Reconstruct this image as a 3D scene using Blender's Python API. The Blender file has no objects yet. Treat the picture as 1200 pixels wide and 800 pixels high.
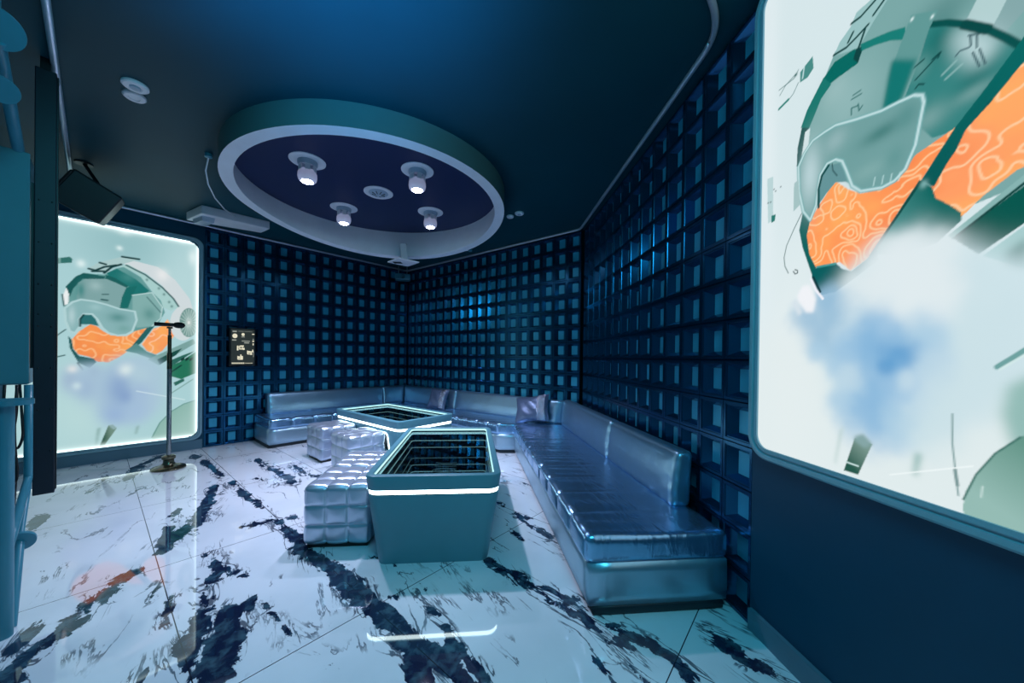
import bpy, bmesh, math, random
import numpy as np
from math import sin, cos, pi, radians, degrees, sqrt, atan2
from mathutils import Vector, Matrix
random.seed(7)
SC = bpy.context.scene
COL = SC.collection

# ------------------------------------------------------------------ camera
F, CX, CY = 413.2758, 590.5423, 420.6982
PIT, ROL, EYE = 0.0050645, 0.0130956, 1.3
def sight(x, y):
    a = (x-CX)/F; b = (y-CY)/F; c, s = cos(ROL), sin(ROL)
    u = a*c+b*s; v = -a*s+b*c
    return np.array([u, cos(PIT)-v*sin(PIT), -sin(PIT)-v*cos(PIT)])
def on_level(x, y, z=0.0):
    r = sight(x, y); t = (z-EYE)/r[2]; return r[:2]*t
cd = bpy.data.cameras.new('camera'); cam = bpy.data.objects.new('camera', cd); COL.objects.link(cam)
cd.sensor_width = 36; cd.lens = F/1200*36; cd.shift_x = (600-CX)/1200; cd.shift_y = (CY-400)/1200
cd.clip_start = 0.02
fw = Vector((0, cos(PIT), -sin(PIT))); up0 = Vector((0, sin(PIT), cos(PIT))); rt0 = Vector((1, 0, 0))
rt = rt0*cos(ROL)+up0*sin(ROL); up = up0*cos(ROL)-rt0*sin(ROL)
m = Matrix((rt, up, -fw)).transposed().to_4x4(); m.translation = (0, 0, EYE)
cam.matrix_world = m
SC.camera = cam

# ------------------------------------------------------------------ room plan
def head(h): return np.array([sin(h), cos(h)])
HA, HB, HC = 0.71280, 2.25804, 3.08993
A0 = np.array([-4.0609, 4.94205]); dA = head(HA)
AB = A0+dA*3.13087; dB = head(HB)
BC = AB+dB*3.98012; dC = head(HC)
nA = np.array([dA[1], -dA[0]]); nB = np.array([dB[1], -dB[0]]); nC = np.array([dC[1], -dC[0]])   # into the room
CELL = 0.21702
CEIL = 3.06
DLEFT = -1.75                      # left wall, along A from A0
def PA(u, n, z): q = A0+dA*u+nA*n; return (q[0], q[1], z)
def PB(u, n, z): q = AB+dB*u+nB*n; return (q[0], q[1], z)
def PC(u, n, z): q = BC+dC*u+nC*n; return (q[0], q[1], z)
def on_wall(Q, d, x, y):
    r = sight(x, y); M = np.array([[d[0], -r[0]], [d[1], -r[1]]]); t = np.linalg.solve(M, -Q)
    return float(t[0]), float(EYE+r[2]*t[1])

# ------------------------------------------------------------------ helpers
def lin(c):
    return tuple(((v/255)/12.92 if v/255 <= 0.04045 else ((v/255+0.055)/1.055)**2.4) for v in c[:3])
def mat(name, color=None, rough=0.5, metal=0.0, spec=0.5, emit=None, estr=1.0, coat=0.0, bump=None, noise=None):
    m = bpy.data.materials.new(name); m.use_nodes = True
    nt = m.node_tree; b = nt.nodes['Principled BSDF']
    col = color if color else (0, 0, 0)
    b.inputs['Base Color'].default_value = (*col, 1)
    b.inputs['Roughness'].default_value = rough; b.inputs['Metallic'].default_value = metal
    b.inputs['Specular IOR Level'].default_value = spec
    if coat: b.inputs['Coat Weight'].default_value = coat; b.inputs['Coat Roughness'].default_value = 0.08
    if emit: b.inputs['Emission Color'].default_value = (*emit, 1); b.inputs['Emission Strength'].default_value = estr
    tc = nt.nodes.new('ShaderNodeTexCoord')
    n = nt.nodes.new('ShaderNodeTexNoise'); nt.links.new(tc.outputs['Object'], n.inputs['Vector'])
    sc, amt = noise if noise else (6.0, 0.08)
    n.inputs['Scale'].default_value = sc; n.inputs['Detail'].default_value = 4
    if not emit:                   # light mottling of the base colour and of the gloss
        mr = nt.nodes.new('ShaderNodeMapRange'); mr.inputs['To Min'].default_value = 1-amt; mr.inputs['To Max'].default_value = 1+amt
        nt.links.new(n.outputs['Fac'], mr.inputs['Value'])
        vm = nt.nodes.new('ShaderNodeVectorMath'); vm.operation = 'SCALE'; vm.inputs[0].default_value = col
        nt.links.new(mr.outputs[0], vm.inputs['Scale']); nt.links.new(vm.outputs[0], b.inputs['Base Color'])
    if bump:                       # (scale vector, strength, distance)
        mp = nt.nodes.new('ShaderNodeMapping'); mp.inputs['Scale'].default_value = bump[0]
        n2 = nt.nodes.new('ShaderNodeTexNoise'); n2.inputs['Scale'].default_value = 1; n2.inputs['Detail'].default_value = 3; n2.inputs['Distortion'].default_value = 0.6
        bp = nt.nodes.new('ShaderNodeBump'); bp.inputs['Strength'].default_value = bump[1]; bp.inputs['Distance'].default_value = bump[2]
        nt.links.new(tc.outputs['Object'], mp.inputs['Vector']); nt.links.new(mp.outputs[0], n2.inputs['Vector'])
        nt.links.new(n2.outputs['Fac'], bp.inputs['Height']); nt.links.new(bp.outputs[0], b.inputs['Normal'])
    return m
def mesh_obj(name, verts, faces, material, parent=None, smooth=False, mats=None, midx=None):
    me = bpy.data.meshes.new(name); me.from_pydata([tuple(map(float, v)) for v in verts], [], [tuple(f) for f in faces]); me.update()
    for mm in (mats or [material]): me.materials.append(mm)
    if midx is not None: me.polygons.foreach_set('material_index', midx)
    if smooth: me.polygons.foreach_set('use_smooth', [True]*len(me.polygons))
    o = bpy.data.objects.new(name, me); COL.objects.link(o)
    if parent: o.parent = parent
    return o
class MB:
    def __init__(s): s.v = []; s.f = []
    def add(s, vs, fs):
        k = len(s.v); s.v += [tuple(v) for v in vs]; s.f += [tuple(i+k for i in f) for f in fs]; return s
    def box(s, c, h, rz=0.0, M=None):
        P = []
        for x in (-1, 1):
            for y in (-1, 1):
                for z in (-1, 1):
                    p = Vector((x*h[0], y*h[1], z*h[2]))
                    if M is not None: p = M @ p
                    elif rz: p = Matrix.Rotation(rz, 3, 'Z') @ p
                    P.append(p+Vector(c))
        return s.add(P, [(0, 1, 3, 2), (4, 6, 7, 5), (0, 4, 5, 1), (2, 3, 7, 6), (0, 2, 6, 4), (1, 5, 7, 3)])
    def tube(s, pts, r, n=12, closed=False, cap=True):
        pts = [Vector(p) for p in pts]; N = len(pts); rs = r if isinstance(r, (list, tuple)) else [r]*N
        vs = []; prev = None
        for i, p in enumerate(pts):
            if closed: t = pts[(i+1) % N]-pts[i-1]
            else: t = pts[min(i+1, N-1)]-pts[max(i-1, 0)]
            t.normalize()
            if prev is None:
                a = Vector((0, 0, 1)) if abs(t.z) < 0.9 else Vector((1, 0, 0))
                e = t.cross(a).normalized()
            else: e = (prev-t*prev.dot(t)).normalized()
            prev = e; g = t.cross(e)
            for k in range(n):
                w = 2*pi*k/n; vs.append(p+(e*cos(w)+g*sin(w))*rs[i])
        fs = []
        for i in range(N if closed else N-1):
            j = (i+1) % N
            for k in range(n): fs.append((i*n+k, i*n+(k+1) % n, j*n+(k+1) % n, j*n+k))
        if cap and not closed: fs += [tuple(range(n))[::-1], tuple((N-1)*n+k for k in range(n))]
        return s.add(vs, fs)
    def lathe(s, prof, n=32, c=(0, 0, 0), M=None, cap=True):
        vs = []
        for r, z in prof:
            for k in range(n):
                w = 2*pi*k/n; p = Vector((r*cos(w), r*sin(w), z))
                if M is not None: p = M @ p
                vs.append(p+Vector(c))
        fs = []
        for i in range(len(prof)-1):
            for k in range(n): fs.append((i*n+k, i*n+(k+1) % n, (i+1)*n+(k+1) % n, (i+1)*n+k))
        if cap:
            if prof[0][0] > 1e-6: fs.append(tuple(range(n))[::-1])
            if prof[-1][0] > 1e-6: fs.append(tuple((len(prof)-1)*n+k for k in range(n)))
        return s.add(vs, fs)
    def loft(s, loops, closed=True, cap0=False, cap1=False):
        n = len(loops[0]); vs = [p for l in loops for p in l]; fs = []
        for i in range(len(loops)-1):
            for k in range(n): fs.append((i*n+k, i*n+(k+1) % n, (i+1)*n+(k+1) % n, (i+1)*n+k))
        if cap0: fs.append(tuple(range(n))[::-1])
        if cap1: fs.append(tuple((len(loops)-1)*n+k for k in range(n)))
        return s.add(vs, fs)
    def build(s, name, material, parent=None, smooth=False, bevel=0.0, seg=2, angle=None):
        o = mesh_obj(name, s.v, s.f, material, parent, smooth)
        bm = bmesh.new(); bm.from_mesh(o.data); bmesh.ops.recalc_face_normals(bm, faces=bm.faces); bm.to_mesh(o.data); bm.free()
        if bevel:
            md = o.modifiers.new('bevel', 'BEVEL'); md.width = bevel; md.segments = seg; md.limit_method = 'ANGLE'
        if angle is not None: auto_smooth(o, angle)
        return o
def auto_smooth(o, ang=40):
    me = o.data; me.polygons.foreach_set('use_smooth', [True]*len(me.polygons))
    bm = bmesh.new(); bm.from_mesh(me)
    for e in bm.edges:
        if len(e.link_faces) == 2 and e.calc_face_angle(0) > radians(ang): e.smooth = False
    bm.to_mesh(me); bm.free()
def thing(name, label, cat, loc=(0, 0, 0), rz=0.0, group=None):
    o = bpy.data.objects.new(name, None); COL.objects.link(o); o.empty_display_size = 0.05
    o.location = loc; o.rotation_euler = (0, 0, rz); tag(o, label, cat, group); return o
def tag(o, label, cat, group=None):
    o['label'] = label; o['category'] = cat
    if group: o['group'] = group
    return o
def struct(o): o['kind'] = 'structure'; return o
def rrect(hx, hy, r, z, n=6, cx=0.0, cy=0.0):
    P = []
    for sx, sy, a0 in ((1, 1, 0), (-1, 1, pi/2), (-1, -1, pi), (1, -1, 1.5*pi)):
        for k in range(n+1):
            a = a0+pi/2*k/n; P.append((cx+sx*(hx-r)+r*cos(a), cy+sy*(hy-r)+r*sin(a), z))
    return P
def rbox(h, r, n, disp=None, warp=None):
    """rounded, finely divided box: half sizes h, edge radius r, divisions n; disp(p, normal)->offset; warp(p)->p"""
    idx = {}; V = []; Fc = []
    def grid(k): return [-1+2*i/n[k] for i in range(n[k]+1)]
    def vert(q):
        key = tuple(round(c*1e5) for c in q)
        if key in idx: return idx[key]
        p = Vector((q[0]*h[0], q[1]*h[1], q[2]*h[2]))
        c = Vector([max(-(h[i]-r), min(h[i]-r, p[i])) for i in range(3)])
        d = p-c; nr = d.normalized(); p = c+nr*r
        if disp: p = p+nr*disp(p, nr)
        if warp: p = warp(p)
        idx[key] = len(V); V.append(p); return idx[key]
    for ax in range(3):
        a, b = (ax+1) % 3, (ax+2) % 3; ga, gb = grid(a), grid(b)
        for sg in (-1, 1):
            for i in range(n[a]):
                for j in range(n[b]):
                    qs = []
                    for (x, y) in ((i, j), (i+1, j), (i+1, j+1), (i, j+1)):
                        q = [0, 0, 0]; q[ax] = sg; q[a] = ga[x]; q[b] = gb[y]; qs.append(vert(q))
                    Fc.append(qs if sg > 0 else qs[::-1])
    return V, Fc
def add_light(name, kind, loc, energy, color, rot=None, **kw):
    l = bpy.data.lights.new(name, kind); l.energy = energy; l.color = color
    for k, v in kw.items(): setattr(l, k, v)
    o = bpy.data.objects.new(name, l); COL.objects.link(o); o.location = loc
    if rot is not None: o.rotation_euler = rot
    return o

# ------------------------------------------------------------------ materials
M_tile = mat('dark blue moulded plastic', (0.010, 0.090, 0.19), rough=0.19, metal=.86, spec=0.5)
M_tileback = mat('satin blue tile centre', (0.045, 0.42, 0.62), rough=0.32, metal=.35, spec=0.5)
M_panel = mat('dark blue wall paint', (0.002, 0.060, 0.115), rough=0.45, spec=0.25)
M_ceil = mat('black blue ceiling paint', (0.002, 0.055, 0.080), rough=0.5, spec=0.2, noise=(2.0, 0.15))
M_trim = mat('pale grey blue trim', (0.38, 0.48, 0.60), rough=0.35, spec=0.5)
M_tube = mat('satin aluminium tube', (0.55, 0.62, 0.70), rough=0.3, metal=0.6)
M_skirt = mat('teal grey skirting', (0.10, 0.20, 0.27), rough=0.4)
M_dark = mat('near black plastic', (0.004, 0.006, 0.010), rough=0.4)
M_slab = mat('black metal cabinet', (0.006, 0.010, 0.022), rough=0.45)
M_vinyl = mat('silver blue vinyl', (0.28, 0.50, 0.76), rough=0.26, metal=0.9, spec=0.6, bump=((5, 14, 6), 0.35, 0.02))
M_vinyl_lit = mat('silver vinyl lit by reflection', (0.36, 0.57, 0.74), rough=0.34, metal=0.85, spec=0.6, bump=((4, 9, 5), 0.3, 0.02))  # sofa vinyl again, lightened to put reflected light into the backrest colour
M_vinyl2 = mat('silver vinyl base', (0.38, 0.55, 0.68), rough=0.33, metal=0.75, spec=0.6, bump=((4, 5, 3), 0.18, 0.02))
M_quilt = mat('silver lilac quilted vinyl', (0.52, 0.60, 0.74), rough=0.3, metal=0.7, spec=0.6, bump=((9, 9, 9), 0.15, 0.01))
M_plinth = mat('dark plinth', (0.01, 0.02, 0.03), rough=0.5)
M_body = mat('teal grey lacquer', (0.10, 0.27, 0.34), rough=0.38, spec=0.4)
M_led = mat('white led strip', emit=(0.78, 0.97, 1.0), estr=7)
M_ringpaint = mat('pale ring paint', (0.80, 0.84, 0.92), rough=0.4)
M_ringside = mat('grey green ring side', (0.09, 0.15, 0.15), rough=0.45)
M_white = mat('white enamel', (0.75, 0.78, 0.85), rough=0.35)
M_lamp = mat('glowing lamp lens', emit=(0.85, 0.88, 1.0), estr=30)
M_globe = mat('pearl lamp shell', (0.6, 0.63, 0.75), rough=0.25, emit=(.5, .52, .8), estr=.28)
M_brass = mat('dark brass', (0.16, 0.15, 0.10), rough=0.22, metal=0.9)
M_chrome = mat('grey steel tube', (0.35, 0.38, 0.38), rough=0.22, metal=0.9)
M_pipe = mat('pale blue painted steel', (0.05, 0.24, 0.33), rough=0.3, spec=0.5)
M_cab = mat('pale teal painted sheet', (0.06, 0.24, 0.30), rough=0.45)
M_black = mat('black rubber', (0.004, 0.004, 0.006), rough=0.5)
M_grille = mat('black speaker grille', (0.006, 0.008, 0.010), rough=0.7, bump=((400, 400, 400), 0.4, 0.003))
M_spk = mat('black speaker cabinet', (0.014, 0.022, 0.026), rough=0.4)
M_foil = mat('silver foil fabric', (0.42, 0.46, 0.58), rough=0.2, metal=0.9, bump=((60, 60, 60), 0.9, 0.02))
M_pillow = mat('blue grey satin', (0.13, 0.18, 0.30), rough=0.3, metal=0.4, bump=((10, 10, 10), 0.3, 0.02))

# ------------------------------------------------------------------ marble floor
VEINS = [  # traced vein centre lines (photo frame) and half widths in metres
 ([(0,800),(28,772),(55,750),(95,715),(130,690),(152,672)], .07),([(205,806),(232,745),(240,700),(248,676)], .05),
 ([(252,800),(262,745),(272,715),(284,712)], .075),([(215,800),(240,780),(268,775),(282,740)], .06),([(244,650),(256,664),(284,676)], .04),
 ([(352,642),(396,668),(421,697),(450,714),(467,739),(483,760),(492,800)], .075),([(483,684),(500,706),(517,727),(533,760),(575,800)], .03),
 ([(504,754),(520,775),(548,802)], .04),([(569,656),(600,672),(617,685),(650,706),(683,727),(740,765)], .045),
 ([(600,675),(645,700),(690,735),(730,772),(760,802)], .02),([(715,735),(760,755),(792,772),(815,800)], .05),
 ([(835,742),(860,760),(880,775),(925,802)], .05),([(272,565),(290,583),(306,596)], .045),([(322,608),(340,622),(354,636)], .065),([(345,606),(312,612),(280,618)], .04),
 ([(254,570),(240,590),(225,612),(212,628)], .07),([(208,598),(198,622),(190,646)], .045),([(584,589),(612,608),(647,633)], .05),
 ([(588,563),(605,565),(622,568)], .04),([(104,577),(115,566),(128,556)], .03),([(145,562),(165,545),(190,534)], .07),([(150,580),(170,570),(184,575)],.03),
 ([(227,533),(246,546),(262,558)], .05),([(300,538),(318,548),(330,556),(345,566)], .06),([(345,545),(360,556),(384,560)], .05),([(300,560),(315,564),(326,568)], .025),
 ([(10,800),(25,760),(48,735)], .05),([(168,706),(178,692),(186,683)], .03),([(190,736),(196,715),(204,700)],.02),([(460,700),(452,712)],.04),
 ([(155,800),(175,785),(200,770),(215,752)], .045),([(28,640),(38,625),(48,605)], .05),([(660,735),(690,760),(720,800)],.012),
 ([(590,610),(600,622),(612,632)],.03),([(640,690),(662,700),(690,712)],.05),([(420,650),(450,655),(470,668),(500,690)],.012),([(300,700),(330,730),(350,752)],.01),
]
def floor_mesh():
    # local frame: x along dA, y along -nA... both horizontal; the slab tiles follow it
    ex, ey = dA, -nA                      # right handed
    step = 0.03
    xs = np.arange(-5.2, 7.2, step); ys = np.arange(-3.2, 7.2, step)
    # wall corners in the local frame, room hull
    X, Y = np.meshgrid(xs, ys, indexing='ij')
    s = np.zeros_like(X)
    for pts, w in VEINS:
        q = [on_level(*p) for p in pts]; q = [np.array([a@ex, a@ey]) for a in q]
        wd = max(w*.78, .007)
        for a, b in zip(q[:-1], q[1:]):
            d = b-a; L2 = d@d
            t = np.clip(((X-a[0])*d[0]+(Y-a[1])*d[1])/L2, 0, 1)
            D = np.hypot(X-a[0]-t*d[0], Y-a[1]-t*d[1])
            s = np.maximum(s, np.clip(1-D/(2.0*wd+0.045), 0, 1)*(0.8+0.6*min(1, wd/.06)))
    V = np.stack([X, Y, np.zeros_like(X)], -1).reshape(-1, 3)
    nx, ny = len(xs), len(ys)
    I = np.arange(nx*ny).reshape(nx, ny)
    Q = np.stack([I[:-1, :-1], I[1:, :-1], I[1:, 1:], I[:-1, 1:]], -1).reshape(-1, 4)
    # keep only cells inside the room
    cxy = V[Q].mean(1)[:, :2]; W = cxy[:, :1]*ex+cxy[:, 1:]*ey
    ins = ((W-A0)@nA > -0.05) & ((W-AB)@nB > -0.05) & ((W-BC)@nC > -0.05) & (W[:, 1] > -1.9) & ((W-A0)@dA > DLEFT-0.05)
    Q = Q[ins]
    me = bpy.data.meshes.new('floor')
    me.vertices.add(len(V)); me.vertices.foreach_set('co', V.ravel())
    me.loops.add(Q.size); me.loops.foreach_set('vertex_index', Q.ravel().astype(np.int32))
    me.polygons.add(len(Q)); me.polygons.foreach_set('loop_start', np.arange(0, Q.size, 4, dtype=np.int32)); me.polygons.foreach_set('loop_total', np.full(len(Q), 4, dtype=np.int32))
    at = me.attributes.new('vein', 'FLOAT', 'POINT'); at.data.foreach_set('value', s.ravel().astype(np.float32))
    me.update(calc_edges=True); me.validate()
    bm = bmesh.new(); bm.from_mesh(me); bmesh.ops.delete(bm, geom=[v for v in bm.verts if not v.link_faces], context='VERTS'); bm.to_mesh(me); bm.free()
    o = bpy.data.objects.new('floor', me); COL.objects.link(o)
    o.matrix_world = Matrix(((ex[0], ey[0], 0, 0), (ex[1], ey[1], 0, 0), (0, 0, 1, 0), (0, 0, 0, 1)))
    return o
def floor_material():
    m = bpy.data.materials.new('polished marble slabs'); m.use_nodes = True; nt = m.node_tree; N = nt.nodes; L = nt.links
    b = N['Principled BSDF']
    def math(op, a, c=None, clamp=False):
        n = N.new('ShaderNodeMath'); n.operation = op; n.use_clamp = clamp
        for i, v in enumerate((a, c)):
            if v is None: continue
            if isinstance(v, (int, float)): n.inputs[i].default_value = v
            else: L.new(v, n.inputs[i])
        return n.outputs[0]
    def ramp(v, a, c, t0=0., t1=1.):
        n = N.new('ShaderNodeMapRange'); n.interpolation_type = 'SMOOTHSTEP'
        for k, x in (('From Min', a), ('From Max', c), ('To Min', t0), ('To Max', t1)): n.inputs[k].default_value = x
        L.new(v, n.inputs['Value']); return n.outputs[0]
    tc = N.new('ShaderNodeTexCoord').outputs['Object']
    def noise(scale, detail=5, dist=0., vec=None, rough=.5):
        n = N.new('ShaderNodeTexNoise'); n.inputs['Scale'].default_value = scale; n.inputs['Detail'].default_value = detail
        n.inputs['Distortion'].default_value = dist; n.inputs['Roughness'].default_value = rough
        L.new(vec if vec is not None else tc, n.inputs['Vector']); return n.outputs['Fac']
    at = N.new('ShaderNodeAttribute'); at.attribute_name = 'vein'; s = at.outputs['Fac']
    mp = N.new('ShaderNodeMapping'); mp.vector_type = 'TEXTURE'; mp.inputs['Rotation'].default_value = (0, 0, radians(78)); mp.inputs['Scale'].default_value = (1.35, .42, 1); L.new(tc, mp.inputs['Vector'])
    n1 = noise(3.6, 9, .7, rough=.60, vec=mp.outputs[0]); n2 = noise(4, 4, .4)
    n0 = noise(8.0, 9, .7, rough=.64)
    v1 = math('MULTIPLY', math('SUBTRACT', n1, .5), 2.1); v0 = math('MULTIPLY', math('SUBTRACT', n0, .5), 1.5)
    body = math('ADD', math('ADD', s, v1), v0)
    has = ramp(s, .06, .34)
    big = math('MULTIPLY', ramp(body, .90, .96), has)
    mp3 = N.new('ShaderNodeMapping'); mp3.vector_type = 'TEXTURE'; mp3.inputs['Rotation'].default_value = (0, 0, radians(78)); mp3.inputs['Scale'].default_value = (1.3, .42, 1); L.new(tc, mp3.inputs['Vector'])
    n4 = noise(2.2, 6, 1.2, rough=.55, vec=mp3.outputs[0])
    strand = math('MULTIPLY', ramp(math('ABSOLUTE', math('SUBTRACT', n4, .5)), .008, .020, 1, 0), ramp(math('ADD', s, math('MULTIPLY', v0, .5)), .30, .60))
    big = math('MAXIMUM', big, math('MULTIPLY', strand, .85))
    soft = math('MULTIPLY', ramp(body, .7, 1.2), math('MULTIPLY', has, .18))
    # fine hairlines along the same drift
    mp2 = N.new('ShaderNodeMapping'); mp2.vector_type = 'TEXTURE'; mp2.inputs['Rotation'].default_value = (0, 0, radians(78)); mp2.inputs['Scale'].default_value = (2.2, .55, 1); L.new(tc, mp2.inputs['Vector'])
    n3 = noise(2.2, 6, .7, vec=mp2.outputs[0], rough=.6)
    hair = math('MULTIPLY', ramp(math('ABSOLUTE', math('SUBTRACT', n3, .5)), .004, .016, 1, 0), ramp(n2, .46, .62))
    hair = math('MULTIPLY', hair, .75)
    mask = math('MAXIMUM', math('MAXIMUM', big, soft), hair)
    # vein colour drifts between navy and teal grey; base between two whites
    mix = N.new('ShaderNodeMix'); mix.data_type = 'RGBA'; L.new(ramp(noise(14, 4, .3, rough=.6), .42, .72), mix.inputs['Factor'])
    mix.inputs['A'].default_value = (0.010, 0.018, 0.050, 1); mix.inputs['B'].default_value = (0.055, 0.115, 0.16, 1)
    base = N.new('ShaderNodeMix'); base.data_type = 'RGBA'; L.new(ramp(noise(1.6, 5), .35, .7), base.inputs['Factor'])
    base.inputs['A'].default_value = (0.80, 0.83, 0.90, 1); base.inputs['B'].default_value = (0.68, 0.73, 0.80, 1)
    c1 = N.new('ShaderNodeMix'); c1.data_type = 'RGBA'; L.new(mask, c1.inputs['Factor']); L.new(base.outputs['Result'], c1.inputs['A']); L.new(mix.outputs['Result'], c1.inputs['B'])
    # joints
    sx = N.new('ShaderNodeSeparateXYZ'); L.new(tc, sx.inputs[0])
    def joint(v, off, pitch):
        f = math('FRACT', math('DIVIDE', math('ADD', v, 100*pitch-off), pitch))
        d = math('MULTIPLY', math('MINIMUM', f, math('SUBTRACT', 1, f)), pitch)
        return ramp(d, .0015, .0032, 1, 0)
    j = math('MAXIMUM', joint(sx.outputs['X'], .255, .69), joint(sx.outputs['Y'], 1.687, 1.27))
    c2 = N.new('ShaderNodeMix'); c2.data_type = 'RGBA'; L.new(j, c2.inputs['Factor']); L.new(c1.outputs['Result'], c2.inputs['A']); c2.inputs['B'].default_value = (.01, .014, .03, 1)
    L.new(c2.outputs['Result'], b.inputs['Base Color'])
    b.inputs['Roughness'].default_value = .035; b.inputs['Specular IOR Level'].default_value = .95
    return m
fl = struct(floor_mesh()); fl.data.materials.append(floor_material())

# ------------------------------------------------------------------ walls
def tile_wall(name, P, u0, ncol):
    hc = CELL/2; V = []; Fc = []; back = []
    rings = [(hc, hc, -.012), (hc-.003, hc-.003, 0), (hc-.018, hc-.018, 0), (hc-.020, hc-.020, -.005), (hc-.025, hc-.025, -.005), (.044, .060, -.045)]
    for i in range(ncol):
        for j in range(14):
            cu = u0+(i+.5)*CELL; cz = (j+.5)*CELL; k = len(V)
            for a, b, d in rings:
                for sx, sz in ((-1, -1), (1, -1), (1, 1), (-1, 1)): V.append(P(cu+sx*a, d, cz+sz*b))
            for r in range(len(rings)-1):
                for c in range(4):
                    e = (c+1) % 4; Fc.append((k+r*4+c, k+r*4+e, k+r*4+4+e, k+r*4+4+c))
            q = k+(len(rings)-1)*4; Fc.append((q, q+1, q+2, q+3)); back.append(len(Fc)-1)
    mi = [0]*len(Fc)
    for i in back: mi[i] = 1
    o = mesh_obj(name, V, Fc, None, mats=[M_tile, M_tileback], midx=mi)
    return struct(o)
tile_wall('wall_back_left', PA, -.1085, 15)
tile_wall('wall_back_right', PB, .0386, 18)
tile_wall('wall_right_tiled', PC, .029, 14)
def slab_wall(name, P, u0, u1, z0, z1, th, m, n0=0.0):
    b = MB(); b.add([P(u0, n0, z0), P(u1, n0, z0), P(u1, n0, z1), P(u0, n0, z1), P(u0, n0-th, z0), P(u1, n0-th, z0), P(u1, n0-th, z1), P(u0, n0-th, z1)],
                    [(0, 1, 2, 3), (5, 4, 7, 6), (4, 0, 3, 7), (1, 5, 6, 2), (4, 5, 1, 0), (3, 2, 6, 7)])
    return struct(b.build(name, m))
slab_wall('wall_back_left_panel', PA, DLEFT-.1, -.1085, 0, CEIL, .1, M_panel)
slab_wall('wall_right', PC, 3.0672, 6.6, 0, CEIL, .1, M_panel)
def PD(v, n, z):       # left wall: runs from A towards the viewer
    q = A0+dA*(DLEFT+n)+nA*v; return (q[0], q[1], z)
slab_wall('wall_left', PD, -.1, 8.3, 0, CEIL, .1, M_cab)
b = MB(); b.box((1.2, -1.9, CEIL/2), (.6, .05, CEIL/2)); struct(b.build('wall_front', M_panel))
# backing behind the tile recesses keeps the wall closed
for nm, P, a, c in (('wall_back_left_core', PA, -.1085, 3.25), ('wall_back_right_core', PB, -.1, 4.0), ('wall_right_core', PC, -.05, 3.07)):
    slab_wall(nm, P, a, c, 0, CEIL, .05, M_dark, n0=-.07)
# ceiling
b = MB(); hull = [PD(8.3, -.1, 0), PD(-.15, -.1, 0), PA(3.28, -.15, 0), PB(4.06, -.15, 0), PC(6.6, -.15, 0)]
hull = [(p[0], p[1]) for p in hull]; n = len(hull)
b.add([(x, y, CEIL) for x, y in hull]+[(x, y, CEIL+.1) for x, y in hull], [tuple(range(n)), tuple(range(n, 2*n))[::-1]]+[(i, (i+1) % n, n+(i+1) % n, n+i) for i in range(n)])
struct(b.build('ceiling', M_ceil))
# perimeter tube at the ceiling edge
def arc_path(pts, rad=.06, n=5):
    out = [Vector(pts[0])]
    for i in range(1, len(pts)-1):
        p, a, c = Vector(pts[i]), Vector(pts[i-1]), Vector(pts[i+1])
        e, g = (a-p).normalized(), (c-p).normalized()
        r = min(rad, (a-p).length/2, (c-p).length/2); s0, s1 = p+e*r, p+g*r
        for k in range(n+1):
            t = k/n; out.append(s0*(1-t)**2+p*2*t*(1-t)+s1*t*t)
    return out+[Vector(pts[-1])]
zt = CEIL-.017
q = A0+dA*(-1.255)
tp = [(q[0]+nA[0]*4.9, q[1]+nA[1]*4.9, zt), (q[0]+nA[0]*.05, q[1]+nA[1]*.05, zt), PA(3.08, .05, zt), PB(3.95, .05, zt), PC(2.55, .085, zt), (1.118, 1.99, zt), (1.10, 1.885, zt), (1.04, 1.78, zt), (.90, 1.63, zt), (.55, 1.3, zt)]
b = MB(); b.tube(arc_path(tp, .07), .017, 10); o = b.build('trim_1', M_tube, smooth=True); struct(o)
# skirting
b = MB(); b.add([PA(DLEFT, .018, 0), PA(-.125, .018, 0), PA(-.125, .018, .125), PA(DLEFT, .018, .125), PA(DLEFT, 0, 0), PA(-.125, 0, 0), PA(-.125, 0, .125), PA(DLEFT, 0, .125)],
                [(0, 1, 2, 3), (4, 7, 6, 5), (3, 2, 6, 7), (1, 5, 6, 2), (0, 3, 7, 4), (0, 4, 5, 1)]); struct(b.build('baseboard_back', M_skirt))
b = MB(); b.add([PC(3.08, .02, 0), PC(6.5, .02, 0), PC(6.5, .02, .10), PC(3.08, .02, .10), PC(3.08, 0, 0), PC(6.5, 0, 0), PC(6.5, 0, .10), PC(3.08, 0, .10)],
                [(0, 1, 2, 3), (4, 7, 6, 5), (3, 2, 6, 7), (1, 5, 6, 2), (0, 3, 7, 4), (0, 4, 5, 1)]); struct(b.build('baseboard_right', M_skirt))

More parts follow.
